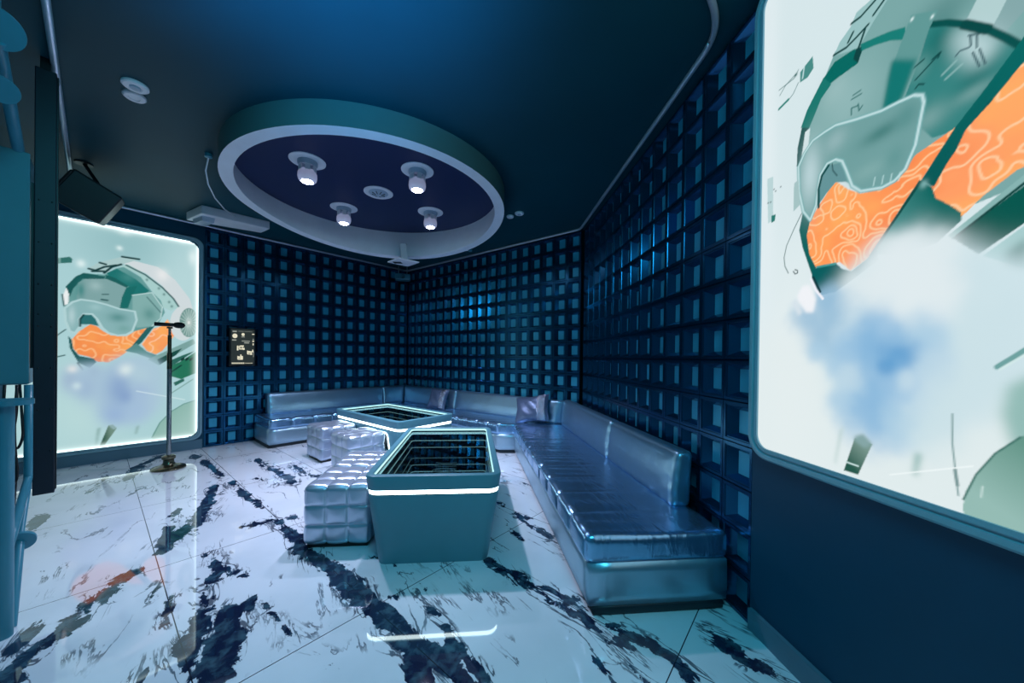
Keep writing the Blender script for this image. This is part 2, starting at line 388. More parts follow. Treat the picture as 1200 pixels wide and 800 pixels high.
# ------------------------------------------------------------------ printed light boxes
class Print:
    """paints an image into a fine grid of coloured vertices lying in a wall plane (u along the wall, z up)"""
    def __init__(s, Q, d, u0, u1, z0, z1, step):
        s.Q, s.d = Q, d
        s.us = np.arange(u0, u1+step*.5, step); s.zs = np.arange(z0, z1+step*.5, step); s.step = step
        s.U, s.Z = np.meshgrid(s.us, s.zs, indexing='ij'); s.C = np.zeros(s.U.shape+(3,))
    def tr(s, pts): return [on_wall(s.Q, s.d, *p) for p in pts]
    def blur(s, a, sig):
        k = sig/s.step
        if k < .3: return a
        r = int(3*k)+1; g = np.exp(-.5*(np.arange(-r, r+1)/k)**2); g /= g.sum()
        for ax in (0, 1):
            pad = [(0, 0)]*2; pad[ax] = (r, r); b = np.pad(a, pad, mode='edge')
            a = sum(g[i]*np.take(b, range(i, i+a.shape[ax]), axis=ax) for i in range(2*r+1))
        return a
    def inside(s, P, U, Z):
        ins = np.zeros(U.shape, bool); n = len(P)
        for i in range(n):
            (x1, y1), (x2, y2) = P[i], P[(i+1) % n]
            if y1 == y2: continue
            c = ((y1 > Z) != (y2 > Z)) & (U < (x2-x1)*(Z-y1)/(y2-y1)+x1); ins ^= c
        return ins
    def put(s, a, col):
        c = np.array(lin(col)) if not isinstance(col, np.ndarray) else col
        s.C = s.C*(1-a[..., None])+c*a[..., None]
    def poly(s, pts, col, blur=0., alpha=1., col2=None, axis=None):
        P = s.tr(pts); h = s.step/4; a = np.zeros(s.U.shape)
        for dx in (-h, h):
            for dz in (-h, h): a += s.inside(P, s.U+dx, s.Z+dz)
        a = a/4
        if blur: a = s.blur(a, blur)
        if col2 is not None:
            (ax, az), (bx, bz) = s.tr(axis); dx, dz = bx-ax, bz-az
            t = np.clip(((s.U-ax)*dx+(s.Z-az)*dz)/(dx*dx+dz*dz), 0, 1)[..., None]
            s.put(a*alpha, np.array(lin(col))*(1-t)+np.array(lin(col2))*t)
        else: s.put(a*alpha, col)
        return a
    def line(s, pts, w, col, alpha=1., closed=False):
        w = w*(.68 if s.step < .005 else .85)
        P = s.tr(pts); P = P+[P[0]] if closed else P; D = np.full(s.U.shape, 9.)
        for a, b in zip(P[:-1], P[1:]):
            dx, dz = b[0]-a[0], b[1]-a[1]; L2 = dx*dx+dz*dz+1e-12
            t = np.clip(((s.U-a[0])*dx+(s.Z-a[1])*dz)/L2, 0, 1); D = np.minimum(D, np.hypot(s.U-a[0]-t*dx, s.Z-a[1]-t*dz))
        s.put(np.clip((w/2-D)/s.step+.5, 0, 1)*alpha, col)
    def blob(s, c, r, col, alpha=1., ry=None):
        (u, z) = s.tr([c])[0]; (u2, _) = s.tr([(c[0]+r, c[1])])[0]; (_, z2) = s.tr([(c[0], c[1]+(ry or r))])[0]
        a = np.exp(-(((s.U-u)/(u2-u))**2+((s.Z-z)/(z2-z))**2)*1.2); s.put(a*alpha, col)
    def puff(s, c, r, col, alpha=1.):
        (u, z) = s.tr([c])[0]; (u2, _) = s.tr([(c[0]+r, c[1])])[0]; (_, z2) = s.tr([(c[0], c[1]+r)])[0]
        if not hasattr(s, 'wob'): s.wob = (s.noise(.10, 31)-.5, s.noise(.10, 37)-.5)
        d = ((s.U-u)/(u2-u)+s.wob[0]*.9)**2+((s.Z-z)/(z2-z)+s.wob[1]*.9)**2
        s.put(np.exp(-d**1.5)*alpha, col)
    def noise(s, sc, seed):
        rs = np.random.RandomState(seed); out = 0; amp = 1
        for o in range(3):
            k = sc/2**o; nu = int((s.us[-1]-s.us[0])/k)+3; nz = int((s.zs[-1]-s.zs[0])/k)+3; G = rs.rand(nu, nz)
            x = (s.U-s.us[0])/k; y = (s.Z-s.zs[0])/k; i = x.astype(int); j = y.astype(int); fx = x-i; fy = y-j; fx = fx*fx*(3-2*fx); fy = fy*fy*(3-2*fy)
            out = out+amp*((G[i, j]*(1-fx)+G[i+1, j]*fx)*(1-fy)+(G[i, j+1]*(1-fx)+G[i+1, j+1]*fx)*fy); amp *= .45
        return out/1.65
    def contours(s, a, seed, sc, col, w=.07, levels=7):
        n = s.noise(sc, seed)*levels; f = np.abs(n-np.round(n))
        gx, gz = np.gradient(n, s.step); g = np.hypot(gx, gz)+1e-6
        s.put(np.clip((w*.5-f/g)/s.step+.6, 0, 1)*a*.75, col)
    def build(s, name, P, n, material, parent, corner=None):
        nu, nz = s.U.shape
        V = np.array([P(u, n, z) for u in s.us for z in s.zs]); I = np.arange(nu*nz).reshape(nu, nz)
        Q = np.stack([I[:-1, :-1], I[1:, :-1], I[1:, 1:], I[:-1, 1:]], -1).reshape(-1, 4)
        if corner:
            k = corner[0]; keep = np.ones(len(Q), bool); cu = s.U.ravel()[Q].mean(1); cz = s.Z.ravel()[Q].mean(1)
            for (cu0, cz0, su, sz) in corner[1]:
                x = (cu-cu0)*su; y = (cz-cz0)*sz; keep &= ~((x > 0) & (y > 0) & (x*x+y*y > k*k))
            Q = Q[keep]
        me = bpy.data.meshes.new(name); me.vertices.add(len(V)); me.vertices.foreach_set('co', V.ravel())
        me.loops.add(Q.size); me.loops.foreach_set('vertex_index', Q.ravel().astype(np.int32))
        me.polygons.add(len(Q)); me.polygons.foreach_set('loop_start', np.arange(0, Q.size, 4, dtype=np.int32)); me.polygons.foreach_set('loop_total', np.full(len(Q), 4, dtype=np.int32))
        at = me.color_attributes.new('print', 'FLOAT_COLOR', 'POINT')
        at.data.foreach_set('color', np.concatenate([np.clip(s.C, 0, 4).reshape(-1, 3), np.ones((nu*nz, 1))], 1).astype(np.float32).ravel())
        me.update(calc_edges=True); me.validate(); me.materials.append(material)
        o = bpy.data.objects.new(name, me); COL.objects.link(o); o.parent = parent; return o
M_print = bpy.data.materials.new('backlit print'); M_print.use_nodes = True
_n = M_print.node_tree.nodes; _b = _n['Principled BSDF']; _a = _n.new('ShaderNodeAttribute'); _a.attribute_name = 'print'
M_print.node_tree.links.new(_a.outputs['Color'], _b.inputs['Emission Color']); _b.inputs['Emission Strength'].default_value = 1.0
_b.inputs['Base Color'].default_value = (.02, .02, .02, 1); _b.inputs['Roughness'].default_value = .5; _b.inputs['Specular IOR Level'].default_value = .2

def paint_right():
    A = Print(BC, dC, 3.085, 4.62, .86, 3.05, .0032)
    W = (214, 230, 233)
    A.put(np.ones(A.U.shape), W)
    A.blob((930, 470), 60, (232, 240, 241), .9, 200); A.blob((905, 200), 12, (226, 237, 240), .8, 400); A.poly([(890, 380), (1250, 470), (1250, 720), (880, 560)], (226, 236, 236), .06, .8)
    # helmet
    A.poly([(1036, -20), (1008, 45), (985, 60), (972, 92), (957, 118), (946, 150), (941, 196), (968, 200), (1100, 260), (1420, 130), (1420, -120)], (122, 166, 164))
    A.blob((1000, 120), 40, (150, 186, 186), .7); A.blob((985, 105), 20, (160, 192, 192), .6); A.blob((1110, 15), 60, (96, 142, 140), .9, 25)
    A.poly([(1158, -10), (1194, -10), (1172, 32), (1140, 25)], (178, 206, 206)); A.poly([(1194, -10), (1230, -10), (1185, 40), (1172, 32)], (132, 166, 167))
    A.poly([(1033, -5), (1050, -5), (1030, 26), (1022, 40), (1012, 57), (983, 66), (990, 50), (1003, 32), (1010, 15)], (152, 192, 192))
    for l in ([(1033, 0), (1015, 20), (1004, 28)], [(1043, 0), (1030, 18)], [(1024, 29), (1010, 44), (998, 56), (983, 65)], [(1000, 50), (1006, 38)], [(1020, 35), (1013, 55)]): A.line(l, .012, (12, 60, 56))
    A.poly([(1007, 58), (1018, 57), (1011, 75), (987, 92), (978, 99), (971, 92), (984, 73)], (2, 102, 93)); A.poly([(1010, 57), (1018, 54), (1012, 74), (1006, 70)], (12, 62, 58))
    A.poly([(971, 91), (980, 99), (968, 116), (959, 138), (953, 152), (944, 150), (951, 130)], (22, 116, 106)); A.poly([(945, 150), (953, 150), (945, 180), (944, 199), (939, 195), (940, 174)], (14, 78, 74))
    A.poly([(949, 155), (955, 150), (953, 170), (947, 190), (944, 190)], (215, 230, 232))
    A.poly([(1015, 52), (1033, 44), (1050, 37), (1068, 32), (1067, 47), (1050, 48), (1033, 53), (1016, 60)], (22, 122, 113))
    for l in ([(1006, 112), (1015, 106)], [(1004, 117), (1016, 110)], [(1004, 135), (1004, 127), (1012, 124)], [(1012, 122), (1013, 130), (1017, 124)]): A.line(l, .006, (40, 100, 96))
    # inner goggles shell and arc
    A.poly([(1098, 28), (1140, 29), (1172, 37), (1210, 55), (1210, 75), (1150, 135), (1122, 155), (1100, 162), (1062, 128), (1085, 70)], (52, 128, 124))
    A.blob((1108, 50), 22, (10, 104, 98), .9, 25); A.blob((1095, 140), 26, (118, 160, 158), .9, 16); A.blob((1152, 92), 26, (18, 108, 103), .9, 18); A.blob((1150, 108), 30, (122, 162, 160), .7, 10); A.blob((1085, 80), 14, (96, 148, 144), .8)
    A.poly([(1122, 33), (1150, 33), (1180, 44), (1168, 72), (1155, 78), (1137, 68), (1126, 50)], (196, 220, 223), .02)
    for l in ([(1143, 42), (1156, 40)], [(1145, 42), (1146, 54)], [(1153, 42), (1153, 56)], [(1148, 62), (1156, 78)], [(1156, 58), (1163, 75)], [(1144, 56), (1133, 60), (1128, 66)]): A.line(l, .006, (60, 90, 96))
    for l in ([(1110, 62), (1095, 78), (1080, 94)], [(1090, 70), (1078, 80)], [(1080, 104), (1084, 99), (1090, 99)], [(1100, 70), (1109, 62), (1107, 68)]): A.line(l, .007, (8, 66, 62))
    for l in ([(1112, 88), (1128, 72)], [(1116, 93), (1135, 76)]): A.line(l, .01, (150, 190, 188), .6)
    A.line([(1098, 29), (1118, 27), (1140, 29), (1168, 36), (1188, 45), (1206, 55)], .022, (2, 74, 68)); A.line([(1138, 29), (1166, 35)], .03, (2, 66, 60))
    A.poly([(1075, 18), (1107, 12), (1096, 35), (1074, 90), (1062, 121), (1040, 133), (1052, 80)], (96, 150, 147)); A.poly([(1052, 70), (1081, 70), (1066, 110), (1061, 121), (1040, 133), (1047, 92)], (14, 114, 108), .006)
    A.blob((1076, 23), 2.2, (220, 240, 240)); A.blob((1100, 20), 2.2, (220, 240, 240))
    # orange masks
    O1 = A.poly([(955, 258), (966, 240), (978, 222), (986, 213), (1000, 222), (1015, 227), (1040, 222), (1058, 213), (1080, 182), (1130, 148), (1104, 186), (1087, 211), (1075, 225), (1060, 248), (1050, 265), (1040, 282), (1025, 302), (1003, 317), (990, 307), (962, 314), (953, 298), (950, 275)], (255, 151, 84))
    O2 = A.poly([(1260, 40), (1260, 170), (1200, 200), (1160, 230), (1135, 254), (1100, 231), (1099, 218), (1118, 190), (1140, 150), (1168, 120), (1200, 80)], (255, 156, 96))
    n = A.noise(.12, 3)
    for O in (O1, O2): A.put(O*np.clip((n-.5)*2.2, 0, .7), (255, 180, 96)); A.put(O*np.clip((.45-n)*2.2, 0, .6), (246, 124, 66))
    A.contours(O1, 5, .09, (255, 210, 158), .0055, 8); A.contours(O2, 9, .12, (255, 210, 165), .006, 8)
    # strap over the masks
    A.poly([(1216, 34), (1216, 64), (1168, 122), (1140, 152), (1128, 177), (1118, 191), (1102, 219), (1087, 212), (1104, 185), (1127, 150), (1160, 108)], (2, 98, 92), col2=(0, 84, 80), axis=[(1200, 60), (1095, 215)])
    A.poly([(1165, 122), (1172, 113), (1160, 130)], (8, 50, 46))
    # hose block, barrel
    A.poly([(1085, 211), (1100, 220), (1104, 232), (1120, 240), (1134, 249), (1135, 258), (1105, 285), (1060, 300), (1032, 298), (1050, 265), (1070, 235)], (6, 98, 90), col2=(70, 140, 137), axis=[(1110, 240), (1055, 275)])
    A.poly([(1085, 211), (1088, 213), (1050, 268), (1030, 300), (1025, 300), (1060, 248)], (4, 70, 62))
    A.blob((1090, 216), 5, (130, 180, 178), .8)
    A.poly([(1260, 165), (1260, 182), (1124, 281), (1119, 276)], (134, 178, 175)); A.poly([(1260, 182), (1260, 228), (1155, 298), (1124, 279)], (0, 82, 70)); A.line([(1260, 176), (1130, 276)], .01, (0, 62, 54))
    A.poly([(1260, 228), (1260, 330), (1160, 300)], (164, 202, 202)); A.poly([(1185, 298), (1215, 278), (1215, 320), (1190, 312)], (30, 104, 92), .01)
    # chin
    A.poly([(946, 250), (955, 258), (951, 276), (954, 298), (962, 314), (957, 322), (946, 290), (942, 270)], (4, 94, 88)); A.poly([(957, 318), (965, 312), (985, 308), (993, 315), (1004, 318), (1022, 304), (1034, 290), (1036, 305), (1005, 328), (985, 342), (968, 346), (957, 332)], (0, 90, 90))
    A.line([(963, 313), (985, 309)], .012, (60, 150, 148))
    # goggles
    G = [(941, 196), (948, 180), (958, 165), (972, 155), (985, 147), (1010, 140), (1040, 130), (1060, 120), (1078, 112), (1088, 112), (1090, 120), (1085, 145), (1080, 170), (1068, 198), (1055, 212), (1040, 220), (1015, 224), (1005, 218), (998, 200), (993, 189), (985, 187), (975, 192), (967, 205), (964, 222), (962, 240), (955, 258), (947, 248), (942, 225)]
    A.poly(G, (112, 158, 157)); A.blob((955, 205), 14, (188, 212, 216), .9, 40); A.blob((985, 165), 15, (150, 182, 184), .8, 14); A.blob((1040, 155), 28, (66, 122, 118), .85, 10); A.blob((1070, 135), 15, (88, 142, 140), .8, 16); A.blob((1025, 200), 26, (128, 170, 168), .8, 10); A.blob((1055, 185), 14, (96, 148, 146), .8)
    A.poly(G, (112, 158, 157), 0, 0)
    A.line(G, .022, (112, 168, 168), .9, True); A.line(G, .011, (190, 220, 222), 1, True)
    A.poly([(965, 240), (966, 222), (970, 206), (978, 194), (990, 191), (995, 200), (999, 213), (985, 214), (975, 226)], (100, 146, 150)); A.line([(965, 243), (965, 222), (969, 206), (977, 194)], .014, (10, 70, 68)); A.line([(981, 192), (982, 200), (987, 206)], .005, (20, 60, 60))
    for k in range(4): A.line([(1030+k*10, 218-k*2), (1032+k*10, 208-k*2)], .005, (190, 225, 225), .8)
    # small marks
    A.poly([(943, 85), (958, 66), (959, 80), (952, 91), (943, 97)], (72, 138, 132)); A.line([(946, 92), (948, 78)], .008, (200, 226, 228)); A.line([(941, 82), (936, 92), (918, 106)], .005, (60, 110, 108)); A.line([(941, 97), (935, 110), (929, 118)], .005, (60, 110, 108)); A.line([(937, 88), (926, 100), (919, 112)], .005, (60, 110, 108)); A.line([(929, 117), (918, 128)], .016, (40, 128, 118)); A.blob((938, 88), 2, (20, 90, 84))
    A.poly([(904, 210), (911, 207), (911, 258), (905, 262)], (186, 212, 214)); A.poly([(909, 253), (914, 251), (913, 259), (909, 261)], (40, 120, 110)); A.poly([(936, 215), (941, 211), (943, 240), (935, 248)], (164, 194, 194))
    for p in ((912, 222), (914, 224), (920, 219), (908, 237), (905, 238)): A.blob(p, .9, (10, 60, 60))
    A.line([(945, 250), (936, 268), (927, 288), (924, 302), (925, 312), (929, 320)], .005, (20, 80, 76)); A.line([(937, 316), (940, 317), (940, 320), (937, 321), (935, 318)], .006, (10, 50, 50))
    # smoke
    A.poly([(1012, 310), (1040, 287), (1078, 272), (1112, 279), (1150, 297), (1260, 300), (1260, 450), (1160, 480), (1130, 500), (1060, 510), (1000, 508), (985, 450), (972, 400), (985, 345)], (205, 226, 232), .035)
    for x, y, q, col in ((1040, 312, 30, 0), (1075, 300, 30, 0), (1108, 307, 27, 0), (1140, 322, 27, 1), (1170, 348, 32, 1), (1012, 348, 28, 0), (1052, 346, 34, 0), (1092, 346, 36, 0), (1140, 372, 40, 1), (1185, 395, 40, 1), (1002, 382, 24, 2), (1132, 405, 36, 1), (1150, 450, 36, 1),
        (986, 422, 20, 3), (1012, 418, 30, 4), (1042, 398, 30, 5), (1050, 380, 18, 4), (1088, 396, 26, 3), (1078, 432, 28, 4), (1056, 420, 20, 6), (1030, 452, 32, 5), (1064, 466, 30, 4), (1000, 470, 22, 3), (1028, 492, 30, 5), (1066, 500, 26, 3), (1100, 432, 26, 2), (1096, 372, 18, 3), (1112, 470, 30, 1), (1100, 505, 30, 1),
        (1075, 345, 24, 0), (1110, 350, 24, 0), (1068, 446, 12, 2), (1042, 430, 10, 6), (950, 374, 18, 7), (968, 396, 20, 7), (982, 366, 20, 7), (962, 412, 14, 3), (975, 350, 14, 7), (1000, 440, 16, 2)):
        A.puff((x, y), q*1.12, ((224, 234, 237), (203, 224, 230), (190, 215, 229), (170, 204, 226), (148, 190, 222), (120, 174, 216), (86, 152, 204), (146, 186, 214))[col], .8)
    A.put(np.clip((A.noise(.16, 21)-.5)*.5, 0, .3)*A.poly([(1000, 300), (1100, 280), (1200, 320), (1150, 480), (1000, 500)], W, .05, 0), (226, 238, 242))
    A.poly([(940, 346), (946, 335), (954, 334), (962, 350), (959, 366), (950, 366), (940, 352)], (240, 242, 246), .006); A.poly([(933, 355), (938, 350), (946, 366), (941, 370)], (214, 226, 234), .006); A.line([(956, 327), (962, 340), (970, 350)], .014, (238, 240, 248)); A.line([(959, 325), (967, 342)], .012, (6, 50, 56))
    # lower hardware
    A.poly([(1008, 513), (1029, 520), (1012, 556), (995, 551)], (34, 84, 68), col2=(120, 150, 140), axis=[(1002, 545), (1024, 525)]); A.poly([(1008, 511), (1018, 508), (1029, 520), (1020, 525), (1007, 516)], (132, 164, 164), .005)
    A.line([(998, 541), (1012, 546)], .008, (200, 225, 222)); A.poly([(990, 506), (995, 498), (985, 545), (984, 540)], (186, 208, 206), .006); A.poly([(1080, 531), (1088, 531), (1081, 558), (1077, 556)], (124, 172, 166), .008)
    A.poly([(1260, 420), (1190, 452), (1182, 485), (1195, 525), (1260, 540)], (146, 186, 180), .012); A.line([(1178, 430), (1215, 408)], .02, (110, 160, 158)); A.line([(1180, 433), (1215, 413)], .008, (210, 232, 232))
    A.poly([(1137, 590), (1140, 575), (1152, 556), (1175, 531), (1205, 512), (1260, 490), (1260, 690), (1137, 620)], (148, 186, 178), col2=(100, 148, 134), axis=[(1170, 590), (1230, 530)]); A.line([(1137, 585), (1152, 556), (1175, 531), (1205, 512)], .006, (60, 110, 100)); A.line([(1158, 582), (1160, 570)], .006, (190, 215, 210))
    A.line([(1124, 485), (1124, 520), (1128, 555), (1131, 580)], .006, (130, 160, 160)); A.line([(1127, 550), (1130, 568)], .012, (110, 140, 140), .8); A.line([(1050, 556), (1148, 546)], .005, (240, 248, 248))
    return A
def paint_left():
    A = Print(A0, dA, -1.72, -.165, .17, 2.80, .0085)
    A.put(np.ones(A.U.shape), (168, 206, 210))
    A.blob((150, 285), 60, (146, 188, 192), .9, 40); A.blob((100, 480), 60, (184, 216, 216), .9, 60); A.blob((215, 330), 30, (186, 216, 218), .7, 50)
    for c, r, ry in (((146, 271), 9, 5), ((183, 276), 5, 4), ((213, 281), 4, 4), ((140, 291), 4, 3), ((95, 309), 6, 5), ((226, 302), 6, 10)): A.blob(c, r, (222, 240, 240), .85, ry)
    A.poly([(143, 308), (158, 306), (185, 313), (205, 328), (222, 350), (226, 364), (208, 362), (205, 355), (190, 335), (170, 320), (150, 312)], (206, 216, 219)); A.blob((190, 322), 8, (232, 234, 234), .8)
    A.poly([(140, 312), (150, 310), (170, 321), (190, 337), (203, 350), (209, 360), (200, 364), (190, 360), (180, 343), (160, 320)], (166, 204, 201)); A.line([(148, 311), (170, 322), (190, 337), (203, 350), (209, 359)], .02, (40, 84, 84))
    for p in ((186, 338), (192, 345), (198, 354), (201, 359), (172, 328)): A.blob(p, 1.6, (60, 104, 102), .8)
    A.poly([(75, 348), (78, 335), (88, 325), (98, 320), (122, 322), (135, 315), (145, 313), (165, 325), (178, 342), (188, 352), (193, 366), (185, 380), (160, 390), (75, 362)], (98, 152, 150))
    A.poly([(125, 320), (137, 315), (160, 328), (175, 341), (170, 344), (155, 346), (150, 335), (130, 328)], (26, 112, 108)); A.blob((150, 325), 10, (70, 138, 134), .7, 6)
    A.poly([(103, 315), (115, 308), (135, 303), (145, 301), (163, 304), (150, 308), (135, 312), (125, 320), (112, 318)], (168, 198, 198))
    for l in ([(104, 315), (112, 317), (122, 313), (136, 311)], [(117, 308), (124, 310)], [(143, 301), (163, 304)], [(122, 320), (131, 313), (142, 310)], [(108, 318), (122, 318)]): A.line(l, .025, (14, 56, 56))
    A.poly([(77, 336), (89, 324), (98, 320), (123, 324), (122, 328), (97, 327), (86, 338), (82, 348)], (22, 86, 84)); A.poly([(124, 322), (135, 326), (150, 335), (148, 338), (135, 331), (123, 327)], (24, 92, 88))
    A.poly([(92, 331), (100, 327), (125, 327), (148, 337), (142, 361), (128, 358), (110, 354), (90, 353)], (124, 162, 162)); A.blob((95, 340), 5, (50, 128, 124), .8, 10); A.blob((112, 335), 8, (160, 190, 190), .7, 6)
    A.line([(120, 345), (127, 345)], .014, (50, 90, 90)); A.line([(119, 351), (126, 352)], .02, (40, 84, 84))
    A.poly([(148, 337), (161, 335), (155, 346), (150, 361), (140, 362), (143, 348)], (22, 104, 99))
    A.poly([(155, 346), (178, 343), (190, 360), (188, 373), (178, 382), (160, 384), (155, 366)], (128, 172, 169)); A.line([(155, 346), (178, 343), (190, 360), (188, 373), (178, 382)], .012, (186, 216, 215)); A.line([(172, 348), (188, 366)], .012, (60, 104, 104)); A.blob((175, 368), 8, (80, 136, 132), .7)
    A.poly([(74, 346), (78, 337), (81, 345), (80, 356), (75, 358)], (232, 237, 237)); A.line([(73, 345), (75, 358)], .014, (40, 84, 84))
    O = A.poly([(84, 398), (93, 388), (106, 380), (113, 382), (121, 388), (130, 393), (148, 394), (158, 388), (173, 384), (165, 395), (150, 411), (140, 418), (128, 424), (115, 424), (105, 418), (92, 415), (86, 408)], (245, 146, 78))
    O2 = A.poly([(180, 385), (190, 382), (196, 374), (202, 384), (205, 392), (198, 401), (190, 411), (182, 415), (172, 411), (166, 403)], (244, 148, 92))
    n = A.noise(.2, 3)
    for q in (O, O2): A.put(q*np.clip((n-.5)*2.2, 0, .7), (252, 176, 90)); A.put(q*np.clip((.45-n)*2.2, 0, .6), (232, 112, 56))
    A.contours(O, 5, .2, (252, 196, 140), .014, 6); A.contours(O2, 6, .2, (252, 200, 160), .014, 5)
    A.poly([(172, 384), (181, 382), (166, 401), (160, 406), (154, 406)], (36, 96, 95))
    G = [(76, 361), (85, 354), (95, 351), (110, 353), (125, 357), (140, 362), (158, 365), (160, 375), (155, 388), (148, 392), (138, 393), (127, 390), (120, 384), (114, 374), (108, 368), (98, 368), (93, 374), (94, 382), (88, 390), (82, 388), (77, 376)]
    A.poly(G, (134, 177, 179)); A.blob((138, 372), 12, (80, 136, 134), .8, 6); A.blob((84, 370), 5, (180, 208, 211), .8, 12); A.blob((112, 360), 8, (158, 196, 198), .7, 4); A.blob((145, 385), 9, (110, 160, 156), .7, 5)
    A.line(G, .022, (176, 209, 211), 1, True)
    A.poly([(94, 380), (94, 374), (98, 369), (107, 369), (112, 374), (116, 382), (106, 380)], (40, 108, 110)); A.line([(94, 382), (94, 374), (98, 369)], .02, (16, 66, 66))
    A.poly([(80, 393), (84, 398), (86, 409), (93, 417), (110, 420), (113, 424), (105, 431), (92, 425), (82, 408)], (14, 84, 84)); A.line([(91, 425), (97, 433)], .016, (20, 60, 64)); A.line([(67, 418), (76, 416)], .014, (30, 80, 80)); A.line([(64, 395), (77, 386)], .012, (40, 84, 84))
    A.poly([(66, 303), (82, 301), (85, 304), (84, 308), (66, 309)], (50, 110, 104)); A.line([(70, 302), (70, 308)], .01, (150, 190, 188))
    # round filter
    A.poly([(200+16*0+14+15*cos(t), 379+20*sin(t)) for t in np.linspace(0, 6.28, 28)], (206, 216, 218)); A.poly([(221+11*cos(t), 378+17*sin(t)) for t in np.linspace(0, 6.28, 28)], (108, 146, 140))
    for k in range(20): t = k*pi/10; A.line([(221+3*cos(t), 378+4*sin(t)), (221+10*cos(t), 378+15.5*sin(t))], .010, (190, 212, 208), .8)
    A.blob((221, 378), 2.5, (226, 234, 230), 1, 3.5)
    # hardware right
    A.poly([(146, 411), (160, 402), (172, 412), (184, 416), (176, 420), (160, 414)], (84, 136, 134)); A.poly([(173, 421), (195, 411), (226, 397), (229, 402), (205, 416), (186, 428)], (120, 160, 156)); A.poly([(184, 421), (205, 411), (213, 408), (206, 416), (187, 427)], (18, 72, 64))
    A.poly([(196, 430), (210, 424), (231, 411), (231, 436), (212, 444), (198, 440)], (32, 112, 84)); A.poly([(197, 423), (214, 416), (228, 411), (212, 422), (199, 430)], (40, 100, 88))
    for x in (214, 219, 224): A.poly([(x-2, 420), (x+2, 418), (x+2, 421), (x-2, 423)], (10, 52, 44))
    A.poly([(203, 448), (215, 443), (216, 446), (205, 452)], (40, 100, 88)); A.line([(200, 436), (212, 428)], .02, (10, 60, 50)); A.line([(198, 462), (226, 444)], .014, (120, 160, 156))
    # smoke
    A.poly([(75, 436), (95, 426), (120, 431), (145, 418), (170, 416), (190, 428), (192, 460), (185, 480), (165, 495), (130, 497), (115, 485), (105, 465), (80, 460)], (168, 196, 214), .05)
    for c, r, col, al, ry in (((82, 445), 12, (160, 184, 206), .9, 14), ((100, 455), 14, (156, 182, 208), .8, 18), ((140, 455), 18, (136, 164, 202), .9, 24), ((148, 465), 10, (124, 152, 196), .8, 10), ((135, 485), 18, (150, 178, 212), .9, 14), ((160, 480), 16, (160, 188, 216), .8, 16), ((148, 433), 10, (218, 232, 232), .9, 8), ((165, 440), 14, (176, 204, 216), .8, 14), ((110, 435), 10, (160, 186, 208), .8, 10), ((165, 460), 12, (160, 186, 214), .8, 14), ((85, 432), 7, (224, 226, 226), .8, 5), ((90, 452), 6, (200, 222, 228), .8, 5)): A.blob(c, r, col, al, ry)
    A.poly([(127, 498), (137, 501), (121, 523), (115, 526)], (20, 76, 58), col2=(110, 140, 126), axis=[(120, 512), (131, 510)]); A.poly([(127, 498), (132, 497), (137, 501), (133, 503)], (140, 170, 170)); A.poly([(114, 502), (118, 500), (113, 522), (112, 520)], (130, 166, 162), .01); A.poly([(160, 499), (163, 498), (160, 508), (158, 508)], (130, 164, 160), .01)
    A.poly([(178, 520), (179, 508), (187, 495), (200, 482), (215, 473), (240, 466), (240, 530), (178, 530)], (136, 178, 168), col2=(172, 206, 200), axis=[(190, 490), (235, 515)]); A.line([(178, 512), (187, 495), (200, 482), (215, 473), (234, 467)], .012, (90, 140, 132))
    A.line([(160, 458), (216, 468)], .012, (220, 238, 240), .7)
    # light tubes behind the edge
    e = np.minimum(np.minimum(-.165-A.U, A.Z-.17), 2.80-A.Z); A.put(np.exp(-(e/.05)**2)*.9, (232, 252, 250)); A.C += (np.exp(-(e/.022)**2)*2.2)[..., None]*np.array([.75, 1., .98])
    return A
def rr_frame(P, u0, u1, z0, z1, r, wd, depth, inset, nm, m, parent, n0=0.0):
    """rounded frame moulding: an outer bead, a groove and an inner lip"""
    def loop(k, n, rr):
        a, c, lo, hi = u0+k, u1-k, z0+k, z1-k; out = []
        for su, sz, a0, cu, cz in ((1, 1, 0, c-rr, hi-rr), (-1, 1, pi/2, a+rr, hi-rr), (-1, -1, pi, a+rr, lo+rr), (1, -1, 1.5*pi, c-rr, lo+rr)):
            for i in range(9):
                t = a0+pi/2*i/8; out.append(P(cu+rr*cos(t), n, cz+rr*sin(t)))
        return out
    b = MB(); b.loft([loop(0, n0, r), loop(0, n0+depth, r), loop(.008, n0+depth+.006, r-.008), loop(wd*.5, n0+depth+.006, r-wd*.5), loop(wd*.52, n0+depth-.006, r-wd*.52), loop(wd*.66, n0+depth-.006, r-wd*.66), loop(wd*.68, n0+depth, r-wd*.68), loop(wd, n0+depth, r-wd), loop(wd, n0, r-wd)])
    return b.build(nm, m, parent, angle=35)
# right light box
M_frame = mat('grey teal frame', (0.26, 0.44, 0.52), rough=0.3, spec=0.6)
T = thing('light_box', 'tall backlit print in a rounded frame on the right wall, cropped by the photo edge', 'light box', PC(3.8, 0, .86))
T2 = T.matrix_basis.inverted()
def LC(u, n, z): q = Vector(PC(u, n, z))-Vector(T.location); return q
rr_frame(LC, 3.072, 4.66, .845, 3.045, .11, .052, .028, 0, 'frame', M_frame, T)
R = paint_right()
R.build('print', LC, .02, M_print, T, (.085, [(3.085+.115, .86+.115, -1, -1), (3.085+.115, 3.05-.115, -1, 1)]))
TL = thing('light_box', 'backlit print of a masked helmet figure on the far left wall behind the microphone stand', 'light box', PA(-.9, 0, .13))
def LA(u, n, z): return Vector(PA(u, n, z))-Vector(TL.location)
rr_frame(LA, -1.745, -.128, .128, 2.86, .11, .05, .028, 0, 'frame', M_frame, TL)
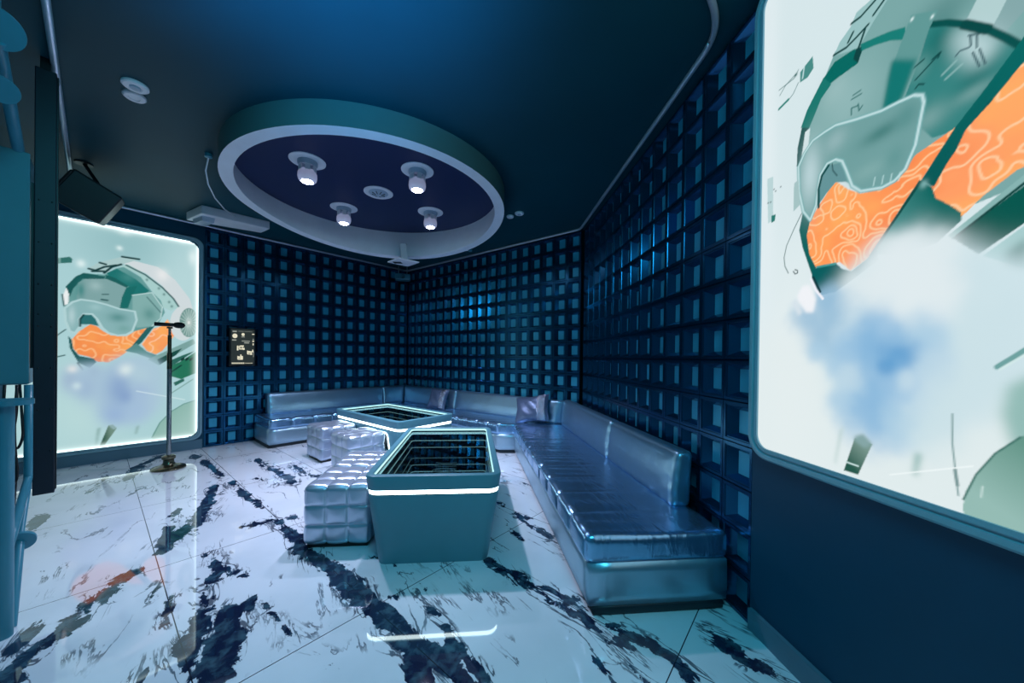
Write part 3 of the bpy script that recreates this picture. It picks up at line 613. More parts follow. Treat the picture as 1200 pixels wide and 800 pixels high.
paint_left().build('print', LA, .02, M_print, TL, (.085, [(-.165-.10, .17+.10, 1, -1), (-.165-.10, 2.80-.10, 1, 1)]))

# ------------------------------------------------------------------ sectional sofa
def heading_rz(d): return atan2(d[1], d[0])      # object x axis along d
rsn = random.Random(3)
def seat_mesh(L, D, H, pleat, warp=None, nx=None, ends=True):
    """seat cushion: x 0..L along the sofa, y 0..D from front to back, z 0..H; seams run front to back"""
    nx = nx or max(24, int(L/.018)); k = max(1, round(L/pleat)); ph = [rsn.uniform(-.01, .01) for _ in range(200)]
    def disp(p, n):
        x = p.x+L/2; t = x/L*k; i = round(t); d = abs(x-i*L/k); g = 0
        front = max(0, -n.y); topn = max(0, n.z); y = p.y+D/2
        if 0 < i < k:
            near = math.exp(-(y/.16)**2)
            g -= (.010*front+(.009*near+.003)*topn)*math.exp(-(d/.010)**2)
        g += .006*topn*abs(sin(pi*t))**.6*math.exp(-(y/.25)**2)+.008*front*abs(sin(pi*t))**.6
        # fine gathers near the front edge and the back
        g += topn*.0022*sin(x*46+3*sin(x*5))*math.exp(-(y/.35)**2)+topn*.002*sin(x*31+y*9)*math.exp(-((y-D)/.25)**2)
        g -= .012*topn*math.exp(-((y-D*.5)/.3)**2)*.5
        return g
    w = (lambda p: warp(Vector((p.x+L/2, p.y+D/2, p.z+H/2)))) if warp else (lambda p: Vector((p.x+L/2, p.y+D/2, p.z+H/2)))
    return rbox((L/2, D/2, H/2), .04, (nx, 28, 10), disp, w)
def back_mesh(L, T, H, lean=.05, warp=None):
    def disp(p, n):
        x = p.x+L/2; z = p.z+H/2; fr = max(0, -n.y)
        g = fr*.018*max(0, sin(pi*z/H))*min(1, max(0, min(x, L-x)/.12))**.5
        e = math.exp(-(x/.10)**2)+math.exp(-((L-x)/.10)**2)
        g += fr*.003*sin(z*70+x*18)*e+fr*.003*sin(x*55)*math.exp(-(z/.05)**2)
        return g
    def wp(p):
        q = Vector((p.x+L/2, p.y+T/2, p.z+H/2)); q.y += lean*q.z/H*(1-q.y/T*.6)
        return warp(q) if warp else q
    return rbox((L/2, T/2, H/2), .035, (max(20, int(L/.03)), 8, 20), disp, wp)
def base_box(L, y0, D, z0, z1, warp=None):
    def wp(p):
        q = Vector((p.x+L/2, p.y+(D-y0)/2+y0, p.z+(z1-z0)/2+z0)); return warp(q) if warp else q
    return rbox((L/2, (D-y0)/2, (z1-z0)/2), .012, (max(10, int(L/.1)), 6, 4), None, wp)
SEATZ, CUSH = .255, .150
def sofa(name, label, loc, rz, L, D, back, BT=.15, warp=None, pleat=.30, bz=(.385, .715), lean=.05, seamed=True, group=None):
    t = thing(name, label, 'sofa', loc, rz, group)
    v, f = base_box(L-.012, .014, D-.01, .045, SEATZ+.01, (lambda q: warp(q)) if warp else None); mesh_obj('base', v, f, M_vinyl2, t, True)
    v, f = base_box(L-.05, .04, D-.03, 0, .05, warp); mesh_obj('plinth', v, f, M_plinth, t, True)
    v, f = seat_mesh(L, D, CUSH, pleat, (lambda q: warp(q+Vector((0, 0, SEATZ)))) if warp else (lambda q: q+Vector((0, 0, SEATZ)))); mesh_obj('seat', v, f, M_vinyl, t, True)
    for x0, x1 in back:
        def wb(q, x0=x0):
            q = q+Vector((x0, D-BT-.03, bz[0])); return warp(q) if warp else q
        v, f = back_mesh(x1-x0, BT, bz[1]-bz[0], lean, wb); mesh_obj('backrest', v, f, M_vinyl_lit, t, True)
    return t
G_S = 'modules of the silver corner sofa'
# right hand run: x away from the camera... origin at its near front corner, x towards the far end, y towards the wall
dS = np.array([-sin(radians(5.5)), cos(radians(5.5))])
SN = np.array([.426, 1.766])
t = thing('sofa', 'long silver blue bench sofa along the right wall, nearest the camera', 'sofa', (SN[0], SN[1], 0), heading_rz(dS))
def flip(q): return Vector((q.x, -q.y, q.z))       # wall lies on the -y side of the run
def mirrored(vf): return vf[0], [tuple(f)[::-1] for f in vf[1]]
LC_, DC_ = 2.985, .775
v, f = mirrored(base_box(LC_-.01, .014, DC_-.01, .045, SEATZ+.01, flip)); mesh_obj('base', v, f, M_vinyl2, t, True)
v, f = mirrored(base_box(LC_-.04, .035, DC_-.03, 0, .05, flip)); mesh_obj('plinth', v, f, M_plinth, t, True)
v, f = mirrored(seat_mesh(LC_, DC_, CUSH, .30, lambda q: flip(q+Vector((0, 0, SEATZ))))); mesh_obj('seat', v, f, M_vinyl, t, True)
for x0, x1 in ((.32, 1.36), (1.36, 2.98)):
    v, f = mirrored(back_mesh(x1-x0, .125, .345, .035, lambda q, x0=x0: flip(q+Vector((x0, .645, .392))))); mesh_obj('backrest', v, f, M_vinyl_lit, t, True)
# left run against the back left wall: x along A, y towards the wall
def to_local(P, rz, loc):
    M = Matrix.Translation(Vector(loc)) @ Matrix.Rotation(rz, 4, 'Z'); return M.inverted()
FD = .74
lo = PA(.47, FD, 0); rzA = heading_rz(dA)
sofa('sofa', 'silver vinyl sofa section at the far left end of the corner sofa', lo, rzA, 2.02, FD-.03, [(.13, 2.02)], lean=.045)
# corner module: mitred halves meeting in the corner
ct = thing('sofa', 'silver vinyl corner section of the sofa in the far corner behind the low table', 'sofa', (AB[0], AB[1], 0), rzA)
LA2 = 3.131-2.495; LB2 = 1.68
WA_ = FD
def bothhalves(fn, nm, m):
    V, Fs = [], []
    for half in (0, 1):
        v, f = fn(half); k = len(V)
        V += v; Fs += [tuple(i+k for i in q) for q in (f)]
    mesh_obj(nm, V, Fs, m, ct, True)
angAB = heading_rz(dB)-rzA
RB = Matrix.Rotation(angAB, 3, 'Z')
def half_warp(half, L, D, q, y):
    # q.x 0..L ; mitre so that the front edge (y=0) is shorter by D
    d = D-q.y+.03                       # distance from the wall
    if half == 0:                       # along A, ends in the corner at local x = 0
        x = -L+(L-d)*(q.x/L); return Vector((x, -d, q.z))
    x = d+(L-d)*(q.x/L); return RB @ Vector((x, -d, q.z))
D2 = FD-.03
for nm, m, fn in (('base', M_vinyl2, lambda L: base_box(L, .014, D2-.01, .045, SEATZ+.01)), ('plinth', M_plinth, lambda L: base_box(L, .04, D2-.03, 0, .05)),
                  ('seat', M_vinyl, lambda L: seat_mesh(L, D2, CUSH, .3, lambda q: q+Vector((0, 0, SEATZ))))):
    V, Fs = [], []
    for half, L in ((0, .80), (1, LB2)):
        v, f = fn(L)
        if half == 0: L = .637
        sc = L/(.80 if half == 0 else LB2)
        k = len(V); V += [half_warp(half, L, D2, Vector((p.x*sc, p.y, p.z)), 0) for p in v]; Fs += [tuple(i+k for i in q) for q in f]
    mesh_obj(nm, V, Fs, m, ct, True)
for half, L in ((0, .637), (1, LB2)):
    v, f = back_mesh(L, .15, .33, .045, lambda q: q+Vector((0, D2-.18, .385)))
    mesh_obj('backrest', [half_warp(half, L, D2, p, 0) for p in v], f, M_vinyl_lit, ct, True)
# middle run against the back right wall, mitred against the right hand run
rzB = heading_rz(dB); u0 = 1.69
# far end line of the right hand run in B coordinates
fe = SN+dS*(LC_+.03); nS = np.array([dS[1], -dS[0]])
def u_end(n):
    # B line at distance n from the wall meets the far edge of the right run
    o = AB+nB*n; M = np.array([[dB[0], -nS[0]], [dB[1], -nS[1]]]); return float(np.linalg.solve(M, fe-o)[0])
def warpB(q):
    n = FD-.0-q.y; L = min(u_end(n), 3.97)-u0; q.x = q.x/2.0*L; return q
sofa('sofa', 'silver vinyl sofa section between the corner section and the right bench sofa', PB(u0, FD, 0), rzB, 2.0, FD-.03, [(0, 2.0)], warp=warpB, lean=.045)

# ------------------------------------------------------------------ cushions
def pillow(name, label, loc, rot, w, h, t):
    o = thing(name, label, 'cushion', loc); o.rotation_euler = rot
    n = 20
    def side(x, y, sg):
        a = 1-x*x; b = 1-y*y; th = t*(max(a, 0)*max(b, 0))**.42
        px = x*w*(1-.10*(1-abs(y))**1.2*x*x); py = y*h*(1-.10*(1-abs(x))**1.2*y*y)
        return (px+.006*sin(9*y)*a, py, sg*th+.006*sin(7*x+5*y)*min(a, b))
    for sg, nm, m in ((1, 'front_panel', M_pillow), (-1, 'back_panel', M_pillow)):
        b = MB(); V = [side(-1+2*i/n, -1+2*j/n, sg) for i in range(n+1) for j in range(n+1)]; Fs = []
        for i in range(n):
            for j in range(n):
                q = [i*(n+1)+j, (i+1)*(n+1)+j, (i+1)*(n+1)+j+1, i*(n+1)+j+1]; Fs.append(q if sg > 0 else q[::-1])
        pan = mesh_obj(nm, V, Fs, m, o, True)
        if sg > 0: front = pan
    V = []; Fs = []
    for i in range(13):
        for j in range(n+1):
            x = .40+.45*i/12; y = -1+2*j/n; p = side(x, y*.96, 1); V.append((p[0], p[1], p[2]+.004))
    for i in range(12):
        for j in range(n): q = i*(n+1)+j; Fs.append((q, q+n+1, q+n+2, q+1))
    so = mesh_obj('sequin_stripe', V, Fs, M_foil, front, True); so['label'] = 'crinkled silver sequin stripe'
    return o
def lean_rot(face, tilt, spin=0.):
    # panel whose normal faces direction `face` (2D) tilted back
    z = Vector((face[0]*cos(tilt), face[1]*cos(tilt), sin(tilt))).normalized(); y = (Vector((0, 0, 1))-z*z.z).normalized(); x = y.cross(z)
    M = Matrix((x, y, z)).transposed() @ Matrix.Rotation(spin, 3, 'Z'); return M.to_euler()
p1 = PB(1.43, .36, 0); fB = nB*.8+np.array([.25, -.5])
pillow('cushion', 'blue grey cushion leaning on the sofa corner section behind the far table', (p1[0], p1[1], .565), lean_rot((-.45, -.85), .38), .19, .18, .07)
pillow('cushion', 'blue grey cushion with silver stripe leaning where the sofa meets the right bench', (.40, 4.92, .585), lean_rot((-.50, -.85), .50, .20), .25, .20, .085)

# ------------------------------------------------------------------ tables
def mirror_glass():
    m = bpy.data.materials.new('tinted table glass'); m.use_nodes = True; nt = m.node_tree; nt.nodes.clear()
    o = nt.nodes.new('ShaderNodeOutputMaterial'); mx = nt.nodes.new('ShaderNodeMixShader'); tr = nt.nodes.new('ShaderNodeBsdfTransparent'); g = nt.nodes.new('ShaderNodeBsdfGlossy'); fr = nt.nodes.new('ShaderNodeFresnel')
    tr.inputs['Color'].default_value = (.62, .78, .85, 1); g.inputs['Roughness'].default_value = .015; g.inputs['Color'].default_value = (.8, .9, 1, 1); fr.inputs['IOR'].default_value = 1.9
    nt.links.new(fr.outputs[0], mx.inputs[0]); nt.links.new(tr.outputs[0], mx.inputs[1]); nt.links.new(g.outputs[0], mx.inputs[2]); nt.links.new(mx.outputs[0], o.inputs['Surface']); return m
M_glass = mirror_glass()
M_well = mat('dark teal well wall', (.003, .016, .02), rough=.25, spec=.6)
M_deep = mat('dark mirror floor', (.25, .33, .38), rough=.03, metal=1.0)
M_loops = [mat('well led and reflection %d' % i, emit=(.55, .98, .98), estr=s) for i, s in enumerate((1.3, .75, .42, .25))]  # first is the LED line, the dimmer ones imitate its mirror reflections
M_neon = mat('pale neon logo', emit=(.25, .6, .7), estr=.12)
def table(label, loc, rz, hx=.765, hy=.43, zt=.56):
    T = thing('coffee_table', label, 'table', loc, rz)
    # x long axis. lower body tapers on the long sides
    def L(hx_, hy_, r, z): return rrect(hx_, hy_, r, z)
    b = MB(); b.loft([L(hx-.035, hy-.085, .055, 0), L(hx-.03, hy-.08, .06, .02), L(hx-.012, hy-.018, .07, .428), L(hx-.014, hy-.020, .07, .436)], cap0=True); b.build('base', M_body, T, angle=30)
    b = MB(); b.loft([L(hx-.024, hy-.030, .07, .438), L(hx-.015, hy-.020, .072, .441), L(hx-.014, hy-.018, .072, .462), L(hx-.024, hy-.030, .07, .465)]); o = b.build('light_strip', M_led, T, angle=60); o['label'] = 'glowing white light strip'
    i0, i1, ri = hx-.048, hy-.048, .035
    b = MB(); b.loft([L(hx-.02, hy-.025, .07, .465), L(hx-.010, hy-.014, .072, .468), L(hx-.002, hy-.003, .075, zt-.012), L(hx-.006, hy-.007, .072, zt-.003), L(hx-.014, hy-.015, .066, zt), L(i0+.004, i1+.004, ri, zt), L(i0, i1, ri, zt-.004), L(i0, i1, ri, zt-.03)]); b.build('rim', M_body, T, angle=30)
    b = MB(); b.loft([L(i0, i1, ri, zt-.03), L(i0-.001, i1-.001, ri, .305)]); b.build('well_wall', M_well, T, angle=40)
    b = MB(); b.add(L(i0, i1, ri, .305), [tuple(range(28))]); b.build('well_floor', M_deep, T)
    for k, dz in enumerate((.018, .06, .13, .20)):  # top loop is the LED; deeper loops stand in for its repeated reflections
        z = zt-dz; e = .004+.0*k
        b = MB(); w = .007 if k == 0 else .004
        b.loft([L(i0-.001, i1-.001, ri, z+w), L(i0-e, i1-e, ri, z+w), L(i0-e, i1-e, ri, z-w), L(i0-.001, i1-.001, ri, z-w)]); b.build('well_led_and_reflection', M_loops[k], T)
    b = MB(); z = zt-.034
    b.add(L(i0-.0005, i1-.0005, ri, z), [tuple(range(28))]); b.build('glass_top', M_glass, T)
    # emblem deep in the well: ring with a swash under stacked lines
    b = MB()
    for r_, zz in ((.075, .33), (.055, .33)): b.tube([(.06+r_*.7*cos(a), r_*1.3*sin(a), zz) for a in [i*pi/14 for i in range(28)]], .003, 6, closed=True)
    for k in range(3): b.tube([(.17+.05*k, -.10, .33), (.16+.05*k, .02, .33), (.18+.05*k, .09, .33)], .003, 6)
    b.tube([(-.02, -.08, .33), (.0, .0, .33), (-.03, .09, .33)], .003, 6)
    b.build('emblem', M_neon, T)
    return T
c1 = (np.array([-.846, 2.158])+np.array([-.004, 2.207])+np.array([-1.006, 3.661])+np.array([-.123, 3.766]))/4
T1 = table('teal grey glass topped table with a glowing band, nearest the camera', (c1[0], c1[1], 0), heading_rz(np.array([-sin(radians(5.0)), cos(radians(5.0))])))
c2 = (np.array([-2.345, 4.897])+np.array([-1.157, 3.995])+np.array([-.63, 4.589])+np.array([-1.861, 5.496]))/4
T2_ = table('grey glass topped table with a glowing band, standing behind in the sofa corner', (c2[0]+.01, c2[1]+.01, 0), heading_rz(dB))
# lit niche on the long front side of the far table
b = MB()
arch = []
for y, z in ((-.07, .30), (-.07, .10)): pass
def npath(w, z0, z1, r):
    P = [(-w, z0)]; P += [(-w, z1-r)]+[(-w+r-r*cos(a), z1-r+r*sin(a)) for a in [pi/2*i/6 for i in range(1, 7)]]+[(w-r+r*sin(a), z1-r+r*cos(a)) for a in [pi/2*i/6 for i in range(0, 7)]]+[(w, z0)]; return P
for nm, m, k in (('niche_light', M_led, .006), ('niche_panel', M_well, None)):
    b = MB(); pts = npath(.055, .20, .40, .05)
    fy = lambda z: -(.43-.08+(z-.02)/.408*.062)-.004
    if k: b.tube([(.46+x, fy(z), z) for x, z in pts], k, 8)
    else:
        P = [(.46+x, fy(z), z) for x, z in pts]; n_ = len(P); b.add(P+[(x, y+.01, z) for x, y, z in P], [tuple(range(n_)), tuple(range(n_, 2*n_))[::-1]]+[(i, i+1, n_+i+1, n_+i) for i in range(n_-1)])
    b.build(nm, m, T2_)

# ------------------------------------------------------------------ quilted cubes
def quilt(h, cells):
    def disp(p, n):
        ax = max(range(3), key=lambda i: abs(n[i])); g = 1.; oth = [i for i in range(3) if i != ax]
        cr = 0
        for i in oth:
            t = (p[i]/h[i]+1)/2*cells[i]; g *= abs(sin(pi*t))**.36
            if .3 < t < cells[i]-.3: cr = max(cr, math.exp(-((t-round(t))*2*h[i]/cells[i]/.006)**2))
        edge = 1-abs(n[ax])
        return (.011*g-.006*cr)*(1-min(1, edge*1.2))+.003*sin(p.x*37+p.y*23+p.z*31)*.5
    return rbox(h, .028, (54, 54, 48), disp)
ov, of = quilt((.215, .215, .195), (3, 3, 3))
def ottoman(label, c, rz, first=None):
    t = thing('ottoman', label, 'stool', (c[0], c[1], 0), rz, 'quilted cube stools')
    if first:
        for ch in list(first.children):
            q = ch.copy(); COL.objects.link(q); q.parent = t
    else:
        mesh_obj('cover', [p+Vector((0, 0, .222)) for p in ov], of, M_quilt, t, True)
        b = MB(); b.box((0, 0, .0155), (.198, .198, .0155)); b.build('foot_plinth', M_black, t, bevel=.004)
    return t
da = radians(5.0); ax_ = np.array([-sin(da), cos(da)]); sx_ = np.array([cos(da), sin(da)])
o1 = np.array([-1.329, 2.345])+sx_*.219+ax_*.222
K1 = ottoman('silver quilted cube stool nearest the camera, left of the near table', o1, da)
o2 = o1+ax_*.462
ottoman('silver quilted cube stool directly behind the nearest quilted cube, left of the near table', o2, da, K1)
c3 = np.array([-2.176, 4.217])+(-dB+dA)*.222
ottoman('silver quilted cube stool farthest left, before the left sofa section', c3, rzA, K1)
c4 = np.array([-1.645, 3.765])+(-dB+dA)*.222
ottoman('silver quilted cube stool beside the far table, right of the leftmost cube', c4, rzA, K1)

# ------------------------------------------------------------------ ceiling ring and its lamps
RC = np.array([-1.352, 3.765]); Ro, Ri = 1.335, 1.232
T = thing('ceiling_ring', 'large pale suspended ring around the five ceiling fixtures', 'ceiling ring', (RC[0], RC[1], CEIL))
def rz_(x, y): return -.215-.035*(y/1.33)+.012*(x/1.33)-.11*max(0, y/1.33)**1.5
def rloop(R, top): return [(R*cos(a), R*sin(a), 0. if top else rz_(R*cos(a), R*sin(a))) for a in [2*pi*i/96 for i in range(96)]]
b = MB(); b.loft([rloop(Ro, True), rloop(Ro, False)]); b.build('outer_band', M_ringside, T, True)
b = MB(); b.loft([rloop(Ro, False), rloop(Ri, False)]); b.build('lower_rim', M_ringpaint, T, True)
b = MB(); b.loft([rloop(Ri, False), rloop(Ri+.03, True)]); b.build('inner_band', M_ringpaint, T, True)
M_ringceil = mat('deep blue ring ceiling', (.001, .012, .075), rough=.5)
b = MB(); b.add([(1.262*cos(a), 1.262*sin(a), -.006) for a in [2*pi*i/96 for i in range(96)]], [tuple(range(96))]); o = b.build('ceiling_disc', M_ringceil, T)
def spot(label, c, sc=1.0):
    t = thing('ceiling_spotlight', label, 'ceiling lamp', (c[0], c[1], CEIL-.006), 0, 'spotlights inside the ceiling ring')
    b = MB(); b.lathe([(.07, -.004), (.085, -.012), (.135, -.012), (.150, -.006), (.150, 0), (.07, 0)], 40); b.build('flange', M_white, t, angle=40)
    b = MB(); b.lathe([(.082, 0), (.082, -.03), (.074, -.05), (.070, -.05), (.070, 0)], 32, cap=False); b.build('collar', M_trim, t, angle=40)
    b = MB()
    for k in range(6):
        a = 2*pi*k/6; M = Matrix.Rotation(a, 3, 'Z'); b.box(M @ Vector((.066, 0, -.065)), (.006, .020, .04), M=M)
    b.build('slotted_neck', M_white, t)
    b = MB(); b.lathe([(.04, -.085), (.066, -.09), (.078, -.115), (.080, -.150), (.074, -.175), (.058, -.190), (.052, -.188), (.03, -.185)], 32); shell = b.build('lamp_shell', M_globe, t, angle=50)
    b = MB()
    for k in range(7):
        r_ = 0 if k == 6 else .034; a = 2*pi*k/6; b.lathe([(.0001, -.198), (.009, -.196), (.013, -.190), (.013, -.184)], 10, c=(r_*cos(a), r_*sin(a), 0))
    o = b.build('lens_cluster', M_lamp, shell, True); o['label'] = 'glowing white lens cluster'
    return t
SP = [(-1.80, 3.20), (-.84, 3.34), (-1.925, 4.20), (-.915, 4.29)]
for c, lb in zip(SP, ('near left', 'near right', 'far left', 'far right')):
    spot({'near left': 'glowing white recessed spotlight at upper left inside the ceiling ring', 'near right': 'glowing white recessed spotlight at upper right inside the ceiling ring', 'far left': 'glowing white recessed spotlight at lower left inside the ceiling ring', 'far right': 'glowing white recessed spotlight at lower right inside the ceiling ring'}[lb], c)
t = thing('ceiling_speaker', 'flat round white unlit ceiling grille in the middle of the ring', 'ceiling grille', (-1.372, 3.80, CEIL-.006))
b = MB(); b.lathe([(.10, -.008), (.135, -.014), (.150, -.006), (.150, 0), (.10, 0)], 40); b.build('flange', M_white, t, angle=40)
b = MB(); b.lathe([(.001, -.030), (.04, -.028), (.06, -.018), (.10, -.010), (.10, 0)], 32); b.build('grille', M_trim, t, angle=30)
b = MB()
for k in range(8): a = 2*pi*k/8; b.tube([(.03*cos(a), .03*sin(a), -.030), (.07*cos(a), .07*sin(a), -.019)], .004, 6)
b.build('ribs', M_dark, t)
# small flat discs
def disc(nm, lb, cat, c, r, kind, g=None):
    t = thing(nm, lb, cat, (c[0], c[1], CEIL), 0, g)
    b = MB(); b.lathe([(r, 0), (r, -.012), (r*.86, -.02), (r*.5, -.02), (r*.45, -.016), (.0001, -.016)], 32); b.build('cover', M_white, t, angle=35)
    if kind: b = MB(); b.lathe([(r*.42, -.016), (r*.36, -.026), (.0001, -.027)], 24); b.build('sensor_cap', M_trim, t, angle=35)
disc('smoke_detector', 'round white detector with a ringed centre on the left part of the ceiling', 'detector', (-2.45, 2.33), .067, True)
disc('ceiling_roundel', 'plain round white disc on the ceiling right next to the ringed detector', 'cover plate', (-2.555, 2.425), .060, False)
disc('ceiling_roundel', 'tiny round white disc on the ceiling touching the right side of the ring', 'cover plate', (.055, 4.40), .045, False)
disc('smoke_detector', 'tiny ringed white detector on the dark ceiling right of the ring', 'detector', (.165, 4.30), .055, True)
# brackets and devices round the ring
def P3(x, y, Y):
    r = sight(x, y); t = Y/r[1]; return Vector((r[0]*t, Y, EYE+r[2]*t))
t = thing('ceiling_air_unit', 'pale wedge shaped ceiling unit at the left edge of the ring near the poster', 'vent', (-3.6, 4.45, CEIL))
def loc3(p, t): return Vector(p)-Vector(t.location)
b = MB()
ft = [P3(*q, 4.55) for q in ((233, 255), (266, 247), (303, 271), (297, 273))]
U = [(-3.98, 4.40), (-3.60, 4.18), (-3.12, 4.68), (-3.34, 4.83)]
zb = 2.955
b.add([loc3((x, y, CEIL), t) for x, y in U]+[loc3((x, y, zb), t) for x, y in U], [(0, 1, 2, 3), (7, 6, 5, 4), (0, 4, 5, 1), (1, 5, 6, 2), (2, 6, 7, 3), (3, 7, 4, 0)]); b.build('housing', M_white, t, bevel=.012)
b = MB(); b.add([loc3(q, t) for q in ((-3.90, 4.36, CEIL), (-3.62, 4.20, CEIL), (-3.52, 4.31, CEIL), (-3.80, 4.47, CEIL), (-3.86, 4.37, 2.90), (-3.66, 4.26, 2.90), (-3.58, 4.34, 2.90), (-3.78, 4.46, 2.90))], [(0, 1, 2, 3), (7, 6, 5, 4), (0, 4, 5, 1), (1, 5, 6, 2), (2, 6, 7, 3), (3, 7, 4, 0)]); b.build('louvre_flap', M_trim, t, bevel=.006)
c = (np.array([-1.62, 5.03]))
t = thing('ring_bracket', 'pale square plate with an upright post at the far end of the ring', 'bracket', (-1.52, 5.12, 2.66))
t.location = (-1.40, 4.86, 2.585)
b = MB(); M = Matrix.Rotation(radians(45), 3, 'Z'); b.box((0, 0, .008), (.155, .155, .008), M=M); b.build('plate', M_white, t, bevel=.003)
b = MB(); b.box((-.08, .0, -.001), (.055, .045, .003)); b.build('slot_cover', M_dark, t)
b = MB(); b.loft([[(-.03, .03, .014), (.05, .03, .014), (.05, .05, .014), (-.03, .05, .014)], [(-.055, -.005, .26), (.035, -.005, .26), (.035, .015, .26), (-.055, .015, .26)], [(-.055, .09, .27), (.035, .09, .27), (.035, .10, .262), (-.055, .10, .262)]], cap0=True, cap1=True); b.build('post', M_white, t, bevel=.003)
# little projector in the corner
pc = P3(472, 325, 6.95)
t = thing('projector', 'small teal box projector hanging below the ceiling tube in the far corner', 'projector', pc)
t.rotation_euler = (0, 0, radians(15))
b = MB(); b.box((0, 0, 0), (.145, .09, .06)); pbody = b.build('body', M_pipe, t, bevel=.02)
b = MB(); b.lathe([(.045, 0), (.045, -.02), (.035, -.022), (.0001, -.016)], 20, c=(.0, -.09, 0), M=Matrix.Rotation(-pi/2, 3, 'X').inverted()); b.build('lens', M_dark, pbody)
for x in (-.08, .08): b = MB(); b.tube([(x, 0, .055), (x, 0, CEIL-pc.z)], .007, 8); b.build('hanger', M_tube, t)
# small aiming lamp on a thin rod right of the ring
q = P3(551, 293, 5.05)
t = thing('spot_lamp', 'tiny teal spot on a thin rod below the right far side of the ring', 'lamp', q)
b = MB(); b.tube([(-.33, -.02, -.045), (-.01, 0, .0)], .008, 8); b.build('rod', M_white, t)
b = MB(); b.tube([(0, 0, -.02), (0, .0, .02)], .028, 14); b.build('head', M_pipe, t, angle=40)
b = MB(); b.tube([(0, 0, .02), (0, 0, CEIL-q.z)], .005, 8); b.build('stem', M_dark, t)
# cable left of the ring
a0, a1 = P3(245, 184, 3.17), P3(277, 254, 3.9)
t = thing('cable', 'thin pale cable looping from a ceiling socket down behind the left side of the ring', 'cable', (-2.63, 3.12, CEIL))
b = MB(); b.lathe([(.028, 0), (.028, -.03), (.02, -.035), (.0001, -.035)], 20); b.build('socket', M_pipe, t, angle=40)
pts = [P3(244, 186, 3.14), P3(241, 200, 3.2), P3(244, 216, 3.32), P3(252, 232, 3.52), P3(263, 245, 3.75), P3(276, 254, 4.0)]
b = MB(); b.tube([(0, 0, -.03)]+[loc3(p, t) for p in pts], .006, 8); b.build('cord', M_white, t, smooth=True)

# ------------------------------------------------------------------ wall display
T = thing('wall_display', 'small black framed menu screen with pale icons on the back left tiled wall', 'screen', PA(.321, 0, 1.40), 0)
def LW(u, n, z): return Vector(PA(u, n, z))-Vector(T.location)
def wbox(u0, u1, z0, z1, n0, n1, b):
    b.add([LW(u, n, z) for n in (n0, n1) for u, z in ((u0, z0), (u1, z0), (u1, z1), (u0, z1))], [(3, 2, 1, 0), (4, 5, 6, 7), (0, 1, 5, 4), (1, 2, 6, 5), (2, 3, 7, 6), (3, 0, 4, 7)])
b = MB(); wbox(.162, .482, 1.125, 1.680, -.004, .028, b); b.build('housing', M_dark, T, bevel=.006)
M_scr = mat('dim screen', emit=(.020, .026, .024), estr=1.0); M_ic = mat('cream icon light', emit=(.85, .80, .60), estr=.9); M_ic2 = mat('grey screen text', emit=(.36, .38, .34), estr=.9)
b = MB(); wbox(.185, .462, 1.15, 1.66, .028, .0285, b); SCREEN = b.build('screen_panel', M_scr, T)
def plate(nm, m, groups, parent):
    for rects, discs in groups:
        b = MB()
        for u, z, w, h in rects: wbox(u-w/2, u+w/2, z-h/2, z+h/2, .0286, .0295, b)
        for u, z, r in discs: b.add([LW(u+r*cos(a), .0296, z+r*1.1*sin(a)) for a in [2*pi*i/16 for i in range(16)]], [tuple(range(16))])
        b.build(nm, m, parent)
# glyph-like icons as far as they can be made out
D = []
plate('icon', M_ic, [([(.262, 1.385, .018, .07), (.288, 1.395, .012, .055), (.316, 1.415, .04, .020), (.316, 1.395, .012, .06), (.302, 1.372, .05, .014), (.335, 1.375, .02, .03), (.275, 1.40, .03, .012)], D),
    ([(.382, 1.325, .014, .05), (.400, 1.33, .03, .03), (.428, 1.335, .05, .012), (.425, 1.312, .016, .05), (.445, 1.345, .014, .04), (.41, 1.30, .06, .012)], D),
    ([(.265, 1.245, .012, .05), (.280, 1.25, .022, .03), (.30, 1.255, .014, .075), (.316, 1.245, .02, .05), (.295, 1.222, .055, .014)], D),
    ([(.45, 1.595, .03, .014)], D), ([(.45, 1.492, .022, .018)], D), ([(.45, 1.445, .014, .03)], D), (D, [(.228, 1.56, .030)]), (D, [(.325, 1.585, .020)])]
    + [([(.20+.017*k, 1.165, .012, .020)], D) for k in range(9)] + [([(.36+.013*k, 1.165, .008, .010)], D) for k in range(7)], SCREEN)
plate('text_line', M_ic2, [([q], D) for q in ((.225, 1.625, .05, .018), (.30, 1.63, .06, .004), (.39, 1.63, .10, .003), (.325, 1.55, .04, .012), (.22, 1.50, .05, .016), (.36, 1.49, .10, .012), (.37, 1.465, .06, .016), (.45, 1.52, .016, .012), (.455, 1.30, .006, .09))], SCREEN)

# ------------------------------------------------------------------ microphone stand
T = thing('microphone_stand', 'straight brass coloured microphone stand with round base before the left poster', 'microphone stand', (-3.765, 3.97, 0))
b = MB(); b.lathe([(.150, 0), (.150, .012), (.142, .022), (.10, .035), (.06, .05), (.048, .07), (.046, .10), (.060, .112), (.060, .140), (.040, .152), (.018, .155)], 40); b.build('base', M_brass, T, angle=35)
b = MB(); b.tube([(0, 0, .15), (0, 0, 1.13)], .021, 16); b.build('lower_pole', M_chrome, T, angle=40)
b = MB(); b.tube([(0, 0, 1.12), (0, 0, 1.30)], .022, 16); b.tube([(0, 0, 1.30), (0, 0, 1.50)], .017, 16); b.build('clutch', M_brass, T, angle=40)
b = MB(); b.tube([(0, 0, 1.575), (0, 0, 1.594)], .026, 12); b.build('clip', M_brass, T, angle=40)
b = MB(); b.tube([(0, 0, 1.49), (0, 0, 1.585)], .012, 12); b.build('upper_pole', M_chrome, T, angle=40)
T = thing('microphone', 'black microphone lying across the top of the stand before the left poster', 'microphone', (-3.765, 3.97, 1.618))
